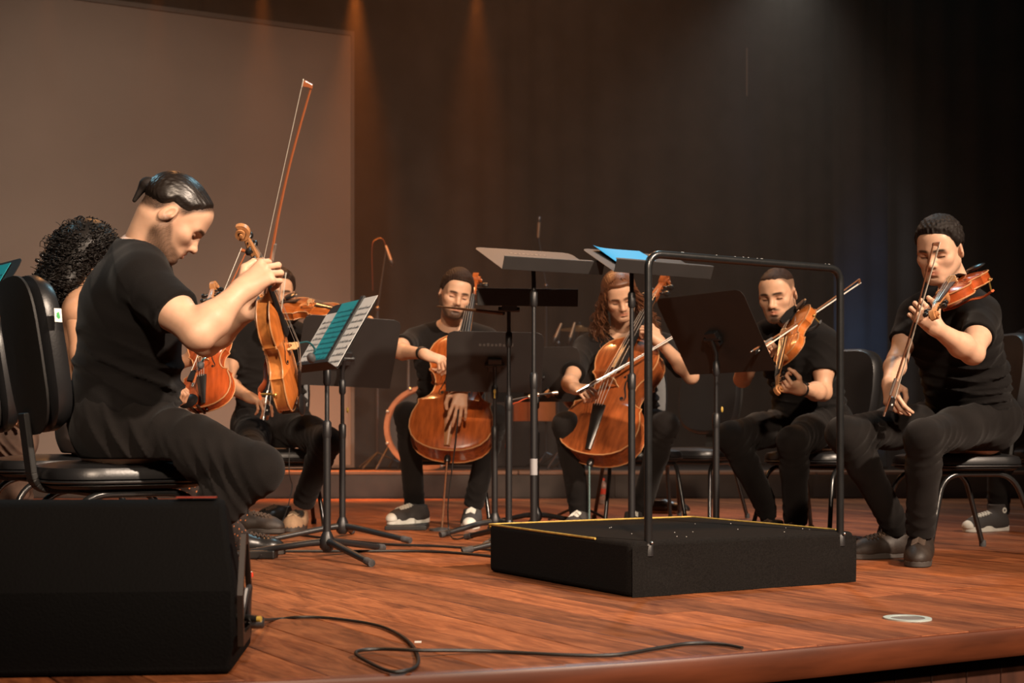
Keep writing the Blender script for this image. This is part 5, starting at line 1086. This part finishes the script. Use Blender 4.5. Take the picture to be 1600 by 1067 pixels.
# tuning violinist, front left
fr = V((0.945, 0.326, 0)); p = P(188, 664, 3.84); hr, hl = hips(p, fr)
def hair_slick(c, Rm, sc):
    hl = ([-0.13, -0.085, -0.045, -0.025, 0.000, 0.022, 0.036, 0.050, 0.062, 0.075, 0.12], [-0.050, -0.045, -0.030, 0.002, 0.004, 0.012, 0.026, 0.040, 0.066, 0.086, 0.100])
    v, q = hair_cap(c, Rm, sc, 0.008, 0.0, hl, 1, 0.0014, streak=(620, 25, 500), temple=0.25, taper=0.05, lift=(0, -0.012, 0.0))
    F = Field((-0.06, -0.17, -0.08), (0.06, -0.06, 0.08), 0.0025); F.ell((0, -0.116, 0.012), (0.021, 0.018, 0.022), k=0.01); F.cap((0, -0.120, 0.006), (0, -0.108, -0.050), 0.014, 0.006, 0.012)
    b = F.mesh(); F = Field((-0.06, -0.17, -0.06), (0.06, -0.05, 0.08), 0.0025)
    for k in range(14):
        a = 2 * math.pi * k / 14; b_ = 2 * math.pi * (k + 1) / 14; F.cap((0.018 * math.cos(a), -0.110 + 0.004 * math.sin(a), 0.014 + 0.018 * math.sin(a)), (0.018 * math.cos(b_), -0.110 + 0.004 * math.sin(b_), 0.014 + 0.018 * math.sin(b_)), 0.0045, 0.0045, 0.004)
    e = F.mesh()
    return [('hair', v, q, mat('slick_dark_hair', (0.012, 0.008, 0.006), 0.38, bump=0.2, bscale=160, stretch=(0.3, 1, 1), spec=0.6)), ('hair_bun', b[0] * sc @ Rm.T + c, b[1], M_hairdark), ('hair_tie', e[0] * sc @ Rm.T + c, e[1], M_vinyl)]
pc1 = person('man in black t-shirt with slicked-back hair tuning his violin in profile', dict(P=p, W=P(200, 592, 3.82), C=P(205, 492, 3.79), N=P(219, 402, 3.77), NK=P(216, 408, 3.77), SR=P(222, 432, 3.61), SL=P(205, 428, 3.95)), fr,
    (P(272, 336, 3.75), 70, 43, 6.6, 0.945), SK_FAIR,
    [dict(sh=P(224, 440, 3.60), el=P(310, 522, 3.50), wr=P(376, 455, 3.58), hd=(0.76, 0.12, 0.60), pn=(0.10, 0.95, -0.22), side='R', pose=[(55, 50, 30), (48, 60, 38), (52, 66, 40), (56, 66, 40)], h=0.0027, rad=1.08),
     dict(sh=P(212, 440, 3.95), el=P(322, 535, 4.12), wr=P(386, 486, 3.98), hd=(0.45, -0.30, 0.75), pn=(0.15, -0.92, 0.05), side='L', pose=[(20, 30, 22), (24, 36, 24), (30, 40, 26), (30, 40, 26)], thumb=((0.050, 0.050, 0.02), (0.050, 0.080, 0.035), (0.04, 0.10, 0.045)), h=0.003)],
    [(hr, P(402, 733, 3.66), P(268, 872, 3.70)), (hl, P(385, 728, 3.98), P(262, 862, 3.94))], 0.43, hair_slick, HK(beard=0.72, fade=0.97, hairc=(0.028, 0.016, 0.011), moust=0.5, stub=0.6), girth=1.0, depth=0.83, hem=-0.01, arm_rad=1.05, sleeve=0.60,
    shoes=[(V((P(268, 875, 3.70).x, 3.70, 0)), (0.6, 0.8), 'black', 1.0), (V((P(258, 868, 3.94).x, 3.94, 0)), (0.6, 0.8), 'black', 1.0)])
ch_front = chair((P(184, 700, 3.88).x, 3.88), (0.84, 0.54), 'black padded chair with a green and white tag under the tuning violinist')
B, Nn = P(446, 630, 3.99), P(385, 398, 3.70)
fiddle('violin', 'violin held upright in profile by the slicked-haired man tuning it', frame_yz(B, Nn - B, (0.99, -0.06, 0.12)), M_var2, rest='orange', clip=True, chin=True, ribs_wood=violin_wood('pale_flamed_maple', (0.45, 0.165, 0.042), 0))
bow('bow pointing straight up above the hand of the slicked-haired man', P(414, 450, 3.67), P(485, 132, 3.38), (-1, -0.1, -0.1), L=None, stick=(0.42, 0.13, 0.05))

# woman with dark curls, far left
fr = V((0.90, 0.43, 0)); p = P(150, 672, 5.0); hr, hl = hips(p, fr)
def curls(c, Rm, sc):
    r = np.random.default_rng(11); F = Field((-0.16, -0.19, -0.26), (0.16, 0.10, 0.17), 0.005); F.ell((0, -0.020, 0.042), (0.098, 0.108, 0.100), k=0.03)
    F.cap((0.05, -0.05, 0.0), (0.075, -0.06, -0.13), 0.058, 0.050, 0.05); F.cap((-0.05, -0.05, 0.0), (-0.075, -0.06, -0.13), 0.058, 0.050, 0.05); F.cap((0, -0.075, 0), (0.0, -0.100, -0.175), 0.064, 0.058, 0.05)
    F.ell((0, 0.095, -0.03), (0.060, 0.06, 0.10), k=0.02, mode='sub'); v, q = F.mesh(); base = (v * sc @ Rm.T + c, q); V_, Q_ = [], []; off = 0
    pick = v[r.choice(len(v), 1150, replace=len(v) < 1150)]
    cen = n3((0, -0.03, 0.02))
    for p0 in pick:
        d = p0 - cen; d[2] *= 0.5; d = d / (np.linalg.norm(d) + 1e-6); ln = r.uniform(0.03, 0.065); rad = r.uniform(0.006, 0.0105); dr = d * 0.25 + n3((0, 0, -0.9)) + r.normal(0, 0.25, 3); dr = dr / np.linalg.norm(dr)
        u = np.cross(dr, n3((0.3, 0.8, 0.2))); u /= np.linalg.norm(u); w = np.cross(dr, u); nn = 18; tt = np.linspace(0, 1, nn); ph = r.uniform(0, 6.28); tn = r.uniform(1.6, 2.6)
        pts = p0 + d * 0.004 + dr * (tt[:, None] * ln) + (u * np.cos(tt * tn * 6.28 + ph)[:, None] + w * np.sin(tt * tn * 6.28 + ph)[:, None]) * rad
        tg = np.gradient(pts, axis=0); tg /= np.linalg.norm(tg, axis=1)[:, None]; s1 = np.cross(tg, dr); s1 /= np.linalg.norm(s1, axis=1)[:, None] + 1e-9; s2 = np.cross(tg, s1); rr = 0.0021 * (1 - 0.5 * tt)[:, None]
        ring = np.stack([pts + s1 * rr, pts + s2 * rr, pts - s1 * rr, pts - s2 * rr], 1).reshape(-1, 3); V_.append(ring)
        i = np.arange(nn - 1)[:, None] * 4; k = np.arange(4)[None]; k2 = (k + 1) % 4; Q_.append((np.stack([i + k, i + k2, i + 4 + k2, i + 4 + k], 2).reshape(-1, 4)) + off); off += nn * 4
    vv = np.concatenate(V_) * sc @ Rm.T + c
    return [('hair', *base, M_hairblack), ('curls', vv, np.concatenate(Q_), M_hairblack)]
pc2 = person('woman with dark curly hair and a bare back beside the tuning man', dict(P=p, W=P(148, 610, 5.0), C=P(140, 525, 4.99), N=P(140, 455, 4.99), SR=P(123, 488, 4.83), SL=P(150, 486, 5.16)), fr,
    (P(143, 403, 5.02), 62, 20, 0, 1.0), SK_TAN,
    [dict(sh=P(121, 494, 4.83), el=P(133, 602, 4.78), wr=P(238, 602, 4.86), hd=(1, 0.15, 0.0), pn=(0.2, 0.3, -1), side='R', pose='hold', rad=0.82),
     dict(sh=P(150, 492, 5.17), el=P(215, 590, 5.3), wr=P(300, 560, 5.28), hd=(0.6, 0, 0.8), pn=(0.6, -0.7, 0), side='L', pose='neck', rad=0.82)],
    [(hr, P(262, 722, 5.22), P(372, 842, 5.62)), (hl, P(262, 715, 5.42), P(378, 812, 5.88))], 0.43, curls, dict(fem=True, hairline=None, hairc=(0.015, 0.009, 0.007)), girth=0.84, depth=0.74, top_cut=(P(140, 606, 5.0), (0, 0, 1)),
    denim=mat('polka_dot_cloth', (0.030, 0.020, 0.017), 0.9, noise=0.3, nscale=8), trouser_r=0.92,
    shoes=[(V((P(372, 842, 5.62).x, 5.62, 0)), (0.9, 0.2), 'black', 0.95), (V((P(378, 812, 5.88).x, 5.88, 0.075)), (0.9, -0.2), 'brown', 0.95)])
# orange dots on the shin of the patterned trousers
tr = [o for o in pc2.children if o.name.startswith('trousers')][0]
dm = MB(); tv = [v.co.copy() for v in tr.data.vertices]; tn = [v.normal.copy() for v in tr.data.vertices]; rr_ = random.Random(3); taken = []
for i in rr_.sample(range(len(tv)), min(len(tv), 2600)):
    if tv[i].z < 0.40 and tn[i].y < 0.3 and all((tv[i] - q).length > 0.020 for q in taken):
        taken.append(tv[i]); x_ = tn[i].orthogonal().normalized(); T = frame(tv[i], x_, tn[i].cross(x_), tn[i]); dm.add([T @ V((0.0042 * math.cos(k * 1.0472), 0.0042 * math.sin(k * 1.0472), 0.0012)) for k in range(6)], [(0, 1, 2, 3, 4, 5)])
dm.build('orange_dots', mat('orange_dot', (0.42, 0.14, 0.05), 0.7), pc2)['kind'] = 'stuff'
chair((P(92, 700, 5.0).x, 4.98), (0.84, 0.54), 'black padded chair under the curly-haired woman, partly hidden by the nearest chair')
B, S = P(326, 642, 4.98), P(336, 440, 5.28)
fiddle('violin', 'violin standing upright on a knee between the two left men', frame_yz(B, S - B, (-0.28, -1, 0.2)), M_varred, clip=True, chin=True)
bow('slanting bow behind the upright scrolls at the left', P(300, 600, 4.93), P(384, 392, 5.42), (-1, 0, 0.3), L=None, stick=(0.30, 0.085, 0.028))

# violinist half hidden behind the raised violin
fr = V((0.25, -0.968, 0)); p = P(425, 664, 7.23); hr, hl = hips(p, fr)
def short(seed, thick=0.012, top=0.020, lift=(0, 0.012, 0.006), m=None, hl=HL_MAN, amp=0.004, streak=(200, 60, 200), temple=0.2):
    def f(c, Rm, sc): v, q = hair_cap(c, Rm, sc, thick, top, hl, seed, amp, lift=lift, streak=streak, temple=temple); return [('hair', v, q, m or M_hairbrown)]
    return f
HL_HIGH = ([-0.14, -0.10, -0.06, -0.03, 0.0, 0.025, 0.045, 0.065, 0.085, 0.12], [0.03, 0.03, 0.035, 0.040, 0.045, 0.045, 0.045, 0.056, 0.068, 0.075])
person('man with goatee half hidden behind the raised violin, bow on knee', dict(P=p, C=P(420, 545, 7.23), N=P(419, 505, 7.21), SR=P(372, 528, 7.2), SL=P(472, 528, 7.26)), fr,
    (P(434, 458, 7.14), 162, 10, 0, 1.05), SK_TAN,
    [dict(sh=P(368, 532, 7.2), el=P(352, 598, 7.0), wr=P(388, 620, 6.76), hd=(0.85, -0.45, -0.3), pn=(-0.1, 0.3, -0.95), side='R', pose='drape', h=0.0032, thumb=((0.044, 0.050, 0.028), (0.034, 0.074, 0.044), (0.018, 0.090, 0.050))),
     dict(sh=P(474, 532, 7.25), el=P(505, 575, 7.03), wr=P(556, 530, 6.78), hd=(0.6, -0.4, 0.7), pn=(-0.5, -0.6, 0.5), side='L', pose='neck', h=0.0035)],
    [(hr, P(392, 702, 6.78), P(440, 782, 7.13)), (hl, P(512, 690, 6.83), P(474, 785, 7.0))], 0.43, short(3, 0.010, 0.012), HK(beard=0.15, fade=0.7, moust=0.85, stub=0.9, hairc=(0.03, 0.018, 0.012)), trouser_r=1.05,
    shoes=[(V((P(440, 782, 7.23).x, 7.23, 0.03)), (-0.5, -0.8), 'black', 1.0), (V((P(466, 795, 7.14).x, 7.14, 0)), (-0.05, -1), 'beige', 1.08)])
chair((P(432, 690, 7.26).x, 7.28), fr, 'black padded chair under the violinist half hidden by the raised violin')
B, S = P(443, 484, 7.02), P(594, 504, 6.7)
fiddle('violin', 'violin lying almost level under the chin of the half hidden man', frame_yz(B, S - B, (-0.05, -0.50, 0.86)), M_var, chin=True, rest='black')
bow('bow held upright on the knee in front of the half hidden face', P(413, 652, 6.58), P(441, 428, 6.7), (1, -0.2, 0), L=None, stick=(0.10, 0.05, 0.03))

# short-haired cellist, centre left
fr = V((0.02, -1, 0)); p = P(702, 664, 7.72); hr, hl = hips(p, fr)
person('short-haired bearded man in black t-shirt playing a cello centre left', dict(P=p, C=P(703, 560, 7.65), N=P(704, 513, 7.6), SR=P(650, 530, 7.62), SL=P(758, 528, 7.60)), fr,
    (P(711.7, 459, 7.48), 166.4, 14, -10.5, 1.06), SK_OLIVE,
    [dict(sh=P(645, 534, 7.62), el=P(614, 548, 7.25), wr=P(663, 553, 7.0), hd=(0.9, -0.1, -0.35), pn=(0.0, 0.45, -0.9), side='R', pose='pizz', h=0.0034, hs=1.08),
     dict(sh=P(763, 533, 7.60), el=P(790, 585, 7.3), wr=P(722, 607, 6.86), hd=(-0.15, -0.25, -1), pn=(-0.2, 0.9, -0.2), side='L', pose=[(10, 15, 10), (12, 16, 10), (16, 18, 10), (20, 22, 12)], h=0.0034, hs=1.08, spread=7)],
    [(hr, P(636, 648, 7.22), P(648, 792, 7.38)), (hl, P(775, 652, 7.22), P(740, 788, 7.36))], 0.43, short(5, 0.009, 0.022, (0.0, 0.014, 0.006), amp=0.002, streak=(620, 90, 300)), HK(beard=0.92, fade=0.85, hairc=(0.04, 0.02, 0.013)),
    shoes=[(V((P(652, 800, 7.30).x, 7.30, 0.024)), (-0.62, -0.78), 'converse', 1.08), (V((P(738, 800, 7.36).x, 7.36, 0)), (-0.05, -1), 'converse', 1.08)])
chair((P(703, 700, 7.75).x, 7.78), fr, 'black padded chair under the short-haired cellist')
wb_ = thing('wristband', 'dark wristband on the plucking arm of the short-haired cellist', 'wristband', P(659, 551.5, 7.02)); m = MB(); d_ = (P(663, 553, 7.0) - P(614, 548, 7.25)).normalized(); x_ = d_.orthogonal().normalized(); T = frame((0, 0, 0), x_, d_.cross(x_), d_); m.lathe([(0.031, -0.013), (0.0345, -0.008), (0.0345, 0.008), (0.031, 0.013)], 16, T); m.build('band', M_vinylback, wb_)
B, S = P(701, 722, 7.02), P(745, 444, 7.68)
c1 = fiddle('cello', 'orange cello of the short-haired man, left of the tall stands', frame_yz(B, S - B, (-0.05, -0.88, 0.5)), M_cello, cello=True, sc=1.0, tail=mat('boxwood_tailpiece', (0.34, 0.16, 0.07), 0.35))
endpin(c1, G(690, 829), 0.112, mat('warm_steel', (0.55, 0.35, 0.22), 0.3, 0.9))
pl = thing('endpin_anchor', 'round black endpin anchor under the left cello', 'endpin anchor', G(689, 829)); m = MB(); m.lathe([(0.06, 0), (0.06, 0.008), (0.03, 0.014), (0.012, 0.018)], 18); m.build('disc', M_rubber, pl)
cable('cable', 'thin cable hanging down from the bridge of the left cello', [P(716, 640, 6.74), P(713, 680, 6.72), P(706, 735, 6.72), P(700, 790, 6.75), G(702, 832, 0.01), G(712, 842, 0.006), G(730, 838, 0.006)], 0.0035)

# long-haired cellist
fr = V((0.05, -1, 0)); p = P(978, 668, 7.58); hr, hl = hips(p, fr)
def longhair(c, Rm, sc):
    v, q = hair_cap(c, Rm, sc, 0.013, 0.006, ([-0.14, -0.06, 0.0, 0.03, 0.055, 0.075, 0.12], [-0.07, -0.06, -0.035, -0.01, 0.045, 0.066, 0.074]), 4, 0.0012, ear=False, streak=(700, 120, 300)); r = np.random.default_rng(4); V_, Q_ = [], []; off = 0
    for s in range(420):
        sd = -1 if s % 2 else 1; a = r.uniform(0.0, 1.0); b = r.uniform(0, 1)
        root = n3((sd * (0.012 + 0.07 * b), 0.068 - 0.145 * a, 0.122 - 0.072 * b ** 1.6 - 0.04 * a)); out = n3((sd * (0.094 + 0.02 * r.random() - 0.02 * (a > 0.8)), 0.040 - 0.118 * a, -0.03)); end = n3((sd * r.uniform(0.080, 0.185), r.uniform(-0.07, 0.055) - 0.02 * a, r.uniform(-0.33, -0.17)))
        nn = 22; t = np.linspace(0, 1, nn)[:, None]; pts = root * (1 - t) ** 2 + 2 * out * 1.06 * t * (1 - t) + end * t * t; am = 0.003 + 0.013 * t; f = r.uniform(3.0, 5.5); ph = r.uniform(0, 6.3)
        pts = pts + np.concatenate([np.cos(t * f * 6.28 + ph) * am, np.sin(t * f * 6.28 + ph) * am, 0 * t], 1)
        tg = np.gradient(pts, axis=0); tg /= np.linalg.norm(tg, axis=1)[:, None]; s1 = np.cross(tg, n3((0, 1, 0.1))); s1 /= np.linalg.norm(s1, axis=1)[:, None] + 1e-9; s2 = np.cross(tg, s1); rr = (0.0042 * (1 - 0.65 * t))
        V_.append(np.stack([pts + s1 * rr, pts + s2 * rr, pts - s1 * rr, pts - s2 * rr], 1).reshape(-1, 3)); i = np.arange(nn - 1)[:, None] * 4; k = np.arange(4)[None]; k2 = (k + 1) % 4
        Q_.append((np.stack([i + k, i + k2, i + 4 + k2, i + 4 + k], 2).reshape(-1, 4)) + off); off += nn * 4
    return [('hair', v, q, M_hairlong), ('hair_locks', np.concatenate(V_) * sc @ Rm.T + c, np.concatenate(Q_), M_hairlong)]
person('man with long wavy auburn hair playing a cello behind the podium', dict(P=p, C=P(975, 570, 7.5), N=P(972, 524, 7.44), SR=P(918, 540, 7.45), SL=P(1036, 538, 7.46)), fr,
    (P(968, 460.5, 7.28), 176, 30, 12, 1.04), SK_OLIVE,
    [dict(sh=P(914, 545, 7.44), el=P(889, 598, 7.15), wr=P(896, 606, 6.94), hd=(0.55, -0.75, -0.15), pn=(0.45, 0.35, -0.8), side='R', pose='hold', h=0.0034, hs=1.05, thumb=((0.044, 0.050, 0.028), (0.034, 0.074, 0.044), (0.018, 0.090, 0.050))),
     dict(sh=P(1040, 543, 7.45), el=P(1080, 588, 7.22), wr=P(1032, 535, 7.06), hd=(-0.65, -0.1, 0.75), pn=(-0.55, 0.75, -0.3), side='L', pose='neck', h=0.0034, hs=1.05)],
    [(hr, P(884, 664, 7.05), P(906, 800, 7.12)), (hl, P(1040, 664, 7.05), P(1000, 800, 7.15))], 0.43, longhair, dict(hairline=None, moust=0.35, beard=0.12, stub=0.2, hairc=(0.07, 0.03, 0.015)), sleeve=0.72,
    shoes=[(V((P(906, 800, 7.10).x, 7.10, 0)), (-0.3, -1), 'converse', 1.05), (V((P(990, 800, 7.12).x, 7.12, 0)), (-0.1, -1), 'converse', 1.05)])
chair((P(1000, 700, 7.6).x, 7.66), fr, 'black padded chair under the long-haired cellist')
B, S = P(929, 728, 6.98), P(1042, 450, 7.50)
c2 = fiddle('cello', 'brown cello of the long-haired man behind the podium', frame_yz(B, S - B, (-0.42, -0.86, 0.45)), M_cello2, cello=True)
endpin(c2, G(921, 832), 0.112, mat('steel_baked_teal_light', (0.45, 0.72, 0.72), 0.25, 0.9))  # teal of the cool stage light is baked into the steel's base colour
bow('bow drawn across the brown cello of the long-haired man', P(904, 611, 6.82), P(1076, 510, 7.02), (0.1, 0.85, -0.45), L=None, stick=(0.16, 0.07, 0.035))
# resting violin and a seat behind him
B, S = P(928, 650, 7.75), P(868, 622, 7.35)
fiddle('violin', 'violin lying behind the knee of the long-haired cellist', frame_yz(B, S - B, (0.3, -0.6, 0.75)), M_var, chin=False)
vs_ = thing('instrument_stand', 'low black stand carrying the violin behind the long-haired cellist', 'instrument stand', (P(905, 680, 7.7).x, 7.7, 0)); m = MB(); m.tube([(0, 0, 0.02), (0, 0, 0.56)], 0.012, 8); m.build('post', M_blackmetal, vs_); m = MB(); m.box((-0.12, -0.06, 0.555), (0.12, 0.06, 0.575)); m.build('cradle', M_blackmetal, vs_, smooth=False, bevel=0.004)
for k in range(3):
    a = R(30 + 120 * k); m = MB(); m.tube([(0, 0, 0.10), (0.2 * math.cos(a), 0.2 * math.sin(a), 0.01)], 0.008, 6); m.build('leg', M_blackmetal, vs_)
chair((P(1085, 700, 7.95).x, 8.0), (-0.55, -0.83), 'empty-looking black padded chair right of the long-haired cellist')
fsx = thing('shoe', 'flat black shoe with tan sole beside the rail post, behind the podium', 'shoe', (P(1030, 775, 8.6).x, 8.6, 0)); shoe(fsx, (0, 0, 0), (0, 0, 0), (1, -0.25), 'flat', 0.95)

# bearded violinist, right of the podium rail
fr = V((-0.72, -0.69, 0)); p = P(1268, 664, 6.62); hr, hl = hips(p, fr)
def buzz(c, Rm, sc): v, q = hair_cap(c, Rm, sc, 0.0035, 0.0, HL_HIGH, 8, 0.0008, temple=0.5); return [('hair', v, q, M_hairbrown)]
person('bearded man with cropped hair bowing a violin behind the podium rail', dict(P=p, C=P(1250, 560, 6.55), N=P(1246, 508, 6.52), NK=P(1240, 510, 6.52), SR=P(1196, 522, 6.60), SL=P(1286, 532, 6.42)), fr,
    (P(1214.5, 458, 6.42), 209, 19, 3, 1.04), SK_OLIVE,
    [dict(sh=P(1192, 528, 6.60), el=P(1160, 592, 6.52), wr=P(1172, 560, 6.36), hd=(0.45, -0.45, 0.55), pn=(0.5, 0.2, -0.8), side='R', pose='hold', h=0.0034),
     dict(sh=P(1288, 540, 6.41), el=P(1286, 613, 6.34), wr=P(1250, 608, 6.14), hd=(-0.75, -0.55, 0.10), pn=(-0.35, 0.35, 0.85), side='L', pose='neck', h=0.003, thumb=((0.050, 0.045, 0.025), (0.052, 0.070, 0.050), (0.046, 0.088, 0.066)))],
    [(hr, P(1140, 682, 6.35), P(1208, 812, 6.48)), (hl, P(1238, 690, 6.12), P(1243, 815, 6.28))], 0.43, buzz, HK(beard=0.45, fade=0.75, moust=0.9, stub=0.55, hairc=(0.028, 0.016, 0.011)), girth=1.0,
    shoes=[(V((P(1208, 812, 6.45).x, 6.45, 0)), (-0.6, -0.8), 'black', 1.0), (V((P(1240, 815, 6.25).x, 6.25, 0)), (-0.3, -0.95), 'black', 1.0)])
chair((P(1283, 700, 6.65).x, 6.70), fr, 'black padded chair of the bearded violinist, its back showing right of him')
B, S = P(1256, 493, 6.36), P(1217, 612, 5.97)
fiddle('violin', 'violin pointing down towards us under the beard of the cropped man', frame_yz(B, S - B, (-0.88, -0.28, 0.50)), M_var2, chin=True, rest='black')
bow('bow slanting up to the right past the guard rail post', P(1176, 549, 6.05), P(1343, 437, 6.42), (-0.35, 0.1, -0.9), L=None, stick=(0.20, 0.085, 0.04))
wt = thing('wristwatch', 'black wristwatch on the left arm of the bearded violinist', 'watch', P(1253, 609, 6.155)); d_ = (P(1250, 608, 6.14) - P(1286, 613, 6.34)).normalized(); x_ = V((0, -0.6, 0.8)); x_ = (x_ - d_ * x_.dot(d_)).normalized(); T = frame((0, 0, 0), x_, d_.cross(x_), d_)
m = MB(); m.lathe([(0.030, -0.011), (0.0325, -0.008), (0.0325, 0.008), (0.030, 0.011)], 16, T); m.build('strap', M_vinyl, wt); m = MB(); m.box((0.029, -0.017, -0.018), (0.038, 0.017, 0.018), T); m.build('watch_case', M_ebony, wt, smooth=False, bevel=0.004)
fm = thing('face_mask', 'black face mask pulled under the chin of the bearded violinist', 'mask', P(1236, 487, 6.37)); 
m = MB(); m.tube([P(1243, 480, 6.34) - P(1236, 487, 6.37), P(1232, 492, 6.30) - P(1236, 487, 6.37), P(1220, 503, 6.28) - P(1236, 487, 6.37)], [0.012, 0.022, 0.012], 10, flat=(0.5, (0.5, -0.8, 0.2))); m.build('mask_cloth', M_tee, fm)
m = MB(); m.tube(bez([P(1242, 478, 6.34) - P(1236, 487, 6.37), P(1240, 466, 6.33) - P(1236, 487, 6.37), P(1243, 452, 6.36) - P(1236, 487, 6.37)], 5), 0.0014, 5); m.build('ear_loop', M_ebony, fm)

# violinist at the far right
fr = V((-0.70, -0.71, 0)); p = P(1516, 658, 5.66); hr, hl = hips(p, fr)
person('dark-haired man in black t-shirt playing violin at the right edge', dict(P=p, W=P(1508, 590, 5.56), C=P(1490, 520, 5.50), N=P(1498, 462, 5.46), NK=P(1499, 462, 5.46), SR=P(1432, 488, 5.62), SL=P(1530, 486, 5.34)), fr,
    (P(1468, 389, 5.36), 218, 22, -2, 1.03), SK_FAIR,
    [dict(sh=P(1428, 496, 5.62), el=P(1402, 562, 5.52), wr=P(1390, 598, 5.30), hd=(-0.05, -0.55, -0.75), pn=(0.75, 0.45, -0.3), side='R', pose='drape', h=0.003, thumb=((0.044, 0.050, 0.028), (0.034, 0.074, 0.044), (0.018, 0.090, 0.050))),
     dict(sh=P(1536, 494, 5.32), el=P(1520, 552, 5.10), wr=P(1463, 513, 4.98), hd=(-0.70, -0.15, 0.62), pn=(-0.10, 0.85, 0.45), side='L', pose='neck', h=0.0028, rad=1.06, thumb=((0.052, 0.045, 0.020), (0.060, 0.070, 0.040), (0.058, 0.090, 0.055)))],
    [(hr, P(1318, 678, 5.32), P(1402, 826, 5.48)), (hl, P(1442, 684, 5.12), P(1438, 832, 5.25))], 0.43, short(9, 0.009, 0.016, (0, 0.0, 0.002), m=M_hairdark, amp=0.004, streak=(330, 210, 300)), HK(beard=0.14, fade=0.8, moust=0.15, stub=0.2, hairc=(0.02, 0.013, 0.010)), girth=1.0,
    shoes=[(V((P(1400, 826, 5.50).x, 5.50, 0)), (-0.93, -0.35), 'brown', 1.08), (V((P(1438, 832, 5.28).x, 5.28, 0)), (-0.35, -0.93), 'brown', 1.08)])
chair((1.90, 5.76), (-0.97, -0.22), 'black padded chair under the man at the right edge')
B, S = P(1516, 446, 5.28), P(1460, 494, 4.82)
fiddle('violin', 'violin under the chin of the man at the right edge', frame_yz(B, S - B, (-0.52, -0.22, 0.82)), M_varred, chin=True, rest='orange')
bow('bow crossing in front of the face of the man at the right edge', P(1384, 645, 5.00), P(1460, 380, 4.82), (0.9, 0.1, 0.3), L=None, stick=(0.13, 0.05, 0.025))

# player cut by the right photo edge: sneaker, dark trousers, a sliver of face
fr = V((-0.85, -0.5, 0)); p = P(1650, 668, 7.15); hr, hl = hips(p, fr)
person('person in dark clothes and high white-toed sneakers cut by the right edge', dict(P=p, C=P(1642, 560, 7.1), N=P(1640, 520, 7.1), SR=P(1600, 535, 7.3), SL=P(1672, 535, 6.95)), fr,
    (P(1632, 476, 7.05), 235, 10, 0, 1.0), SK_TAN,
    [dict(sh=P(1598, 540, 7.3), el=P(1622, 610, 7.2), wr=P(1650, 640, 7.0), hd=(0.6, -0.6, -0.3), pn=(0, 0, -1), side='R', pose='relax', h=0.004), dict(sh=P(1674, 540, 6.95), el=P(1680, 610, 6.8), wr=P(1650, 650, 6.7), hd=(-0.8, -0.3, -0.2), pn=(0, 0, -1), side='L', pose='relax', h=0.004)],
    [(hr, P(1560, 680, 7.0), P(1560, 800, 7.05)), (hl, P(1640, 684, 6.75), P(1672, 815, 6.8))], 0.43, short(12, 0.012, 0.02), HK(fade=0.8), shoes=[(V((P(1556, 800, 7.02).x, 7.02, 0)), (-0.9, -0.45), 'converse', 1.05, True), (V((P(1672, 815, 6.8).x, 6.8, 0)), (-0.8, -0.5), 'converse', 1.05, True)])
chair((P(1660, 700, 7.2).x, 7.22), fr, 'black padded chair cut by the right photo edge')

# player cut by the left photo edge: lap in a brownish skirt, a violin
fr = V((0.93, -0.36, 0)); p = P(-80, 668, 6.1); hr, hl = hips(p, fr)
person('person in a brownish skirt with a violin cut by the left edge', dict(P=p, C=P(-82, 560, 6.1), N=P(-82, 515, 6.1), SR=P(-95, 535, 5.92), SL=P(-70, 535, 6.28)), fr,
    (P(-70, 460, 6.08), 110, 15, 0, 1.0), SK_TAN,
    [dict(sh=P(-95, 540, 5.92), el=P(-70, 610, 5.85), wr=P(-10, 640, 5.9), hd=(1, 0, -0.1), pn=(0, 0, -1), side='R', pose='relax', h=0.004), dict(sh=P(-68, 540, 6.28), el=P(-30, 590, 6.3), wr=P(-5, 540, 6.25), hd=(0.5, 0, 0.8), pn=(0.3, -0.9, 0.2), side='L', pose='neck', h=0.004)],
    [(hr, P(30, 690, 6.0), P(20, 812, 6.05)), (hl, P(32, 684, 6.25), P(30, 800, 6.3))], 0.43, short(14, 0.02, 0.02), HK(fem=True), denim=mat('brown_plaid_cloth', (0.11, 0.065, 0.045), 0.9, noise=0.4, nscale=14), trouser_r=1.12,
    shoes=[(V((P(20, 812, 6.05).x, 6.05, 0)), (1, -0.2), 'black', 1.0), (V((P(30, 800, 6.3).x, 6.3, 0)), (1, 0), 'black', 1.0)])
chair((P(-95, 700, 6.1).x, 6.12), fr, 'black padded chair outside the left photo edge')
B, S = P(-26, 560, 5.75), P(30, 478, 5.7)
fiddle('violin', 'orange violin showing at the left photo edge behind the chair backs', frame_yz(B, S - B, (0.2, -0.95, 0.3)), M_var, chin=True)

# maker's tag on the nearest chair only
m = MB(); m.box((-0.010, 0, 0), (0.010, 0.002, 0.037)); tg = m.build('label_tag', M_white, ch_front, smooth=False); tg.location = (0.229, -0.225, 0.80); tg.rotation_euler = (R(9), 0, R(-80))
m = MB(); m.prism([(-0.005, 0.012), (0.0, 0.008), (0.005, 0.014), (0.004, 0.024), (-0.002, 0.028)], -0.0032, 0.0010, Matrix.Rotation(R(90), 4, 'X')); gl = m.build('green_mark', mat('green_mark', (0.03, 0.35, 0.08), 0.6), tg, smooth=False)
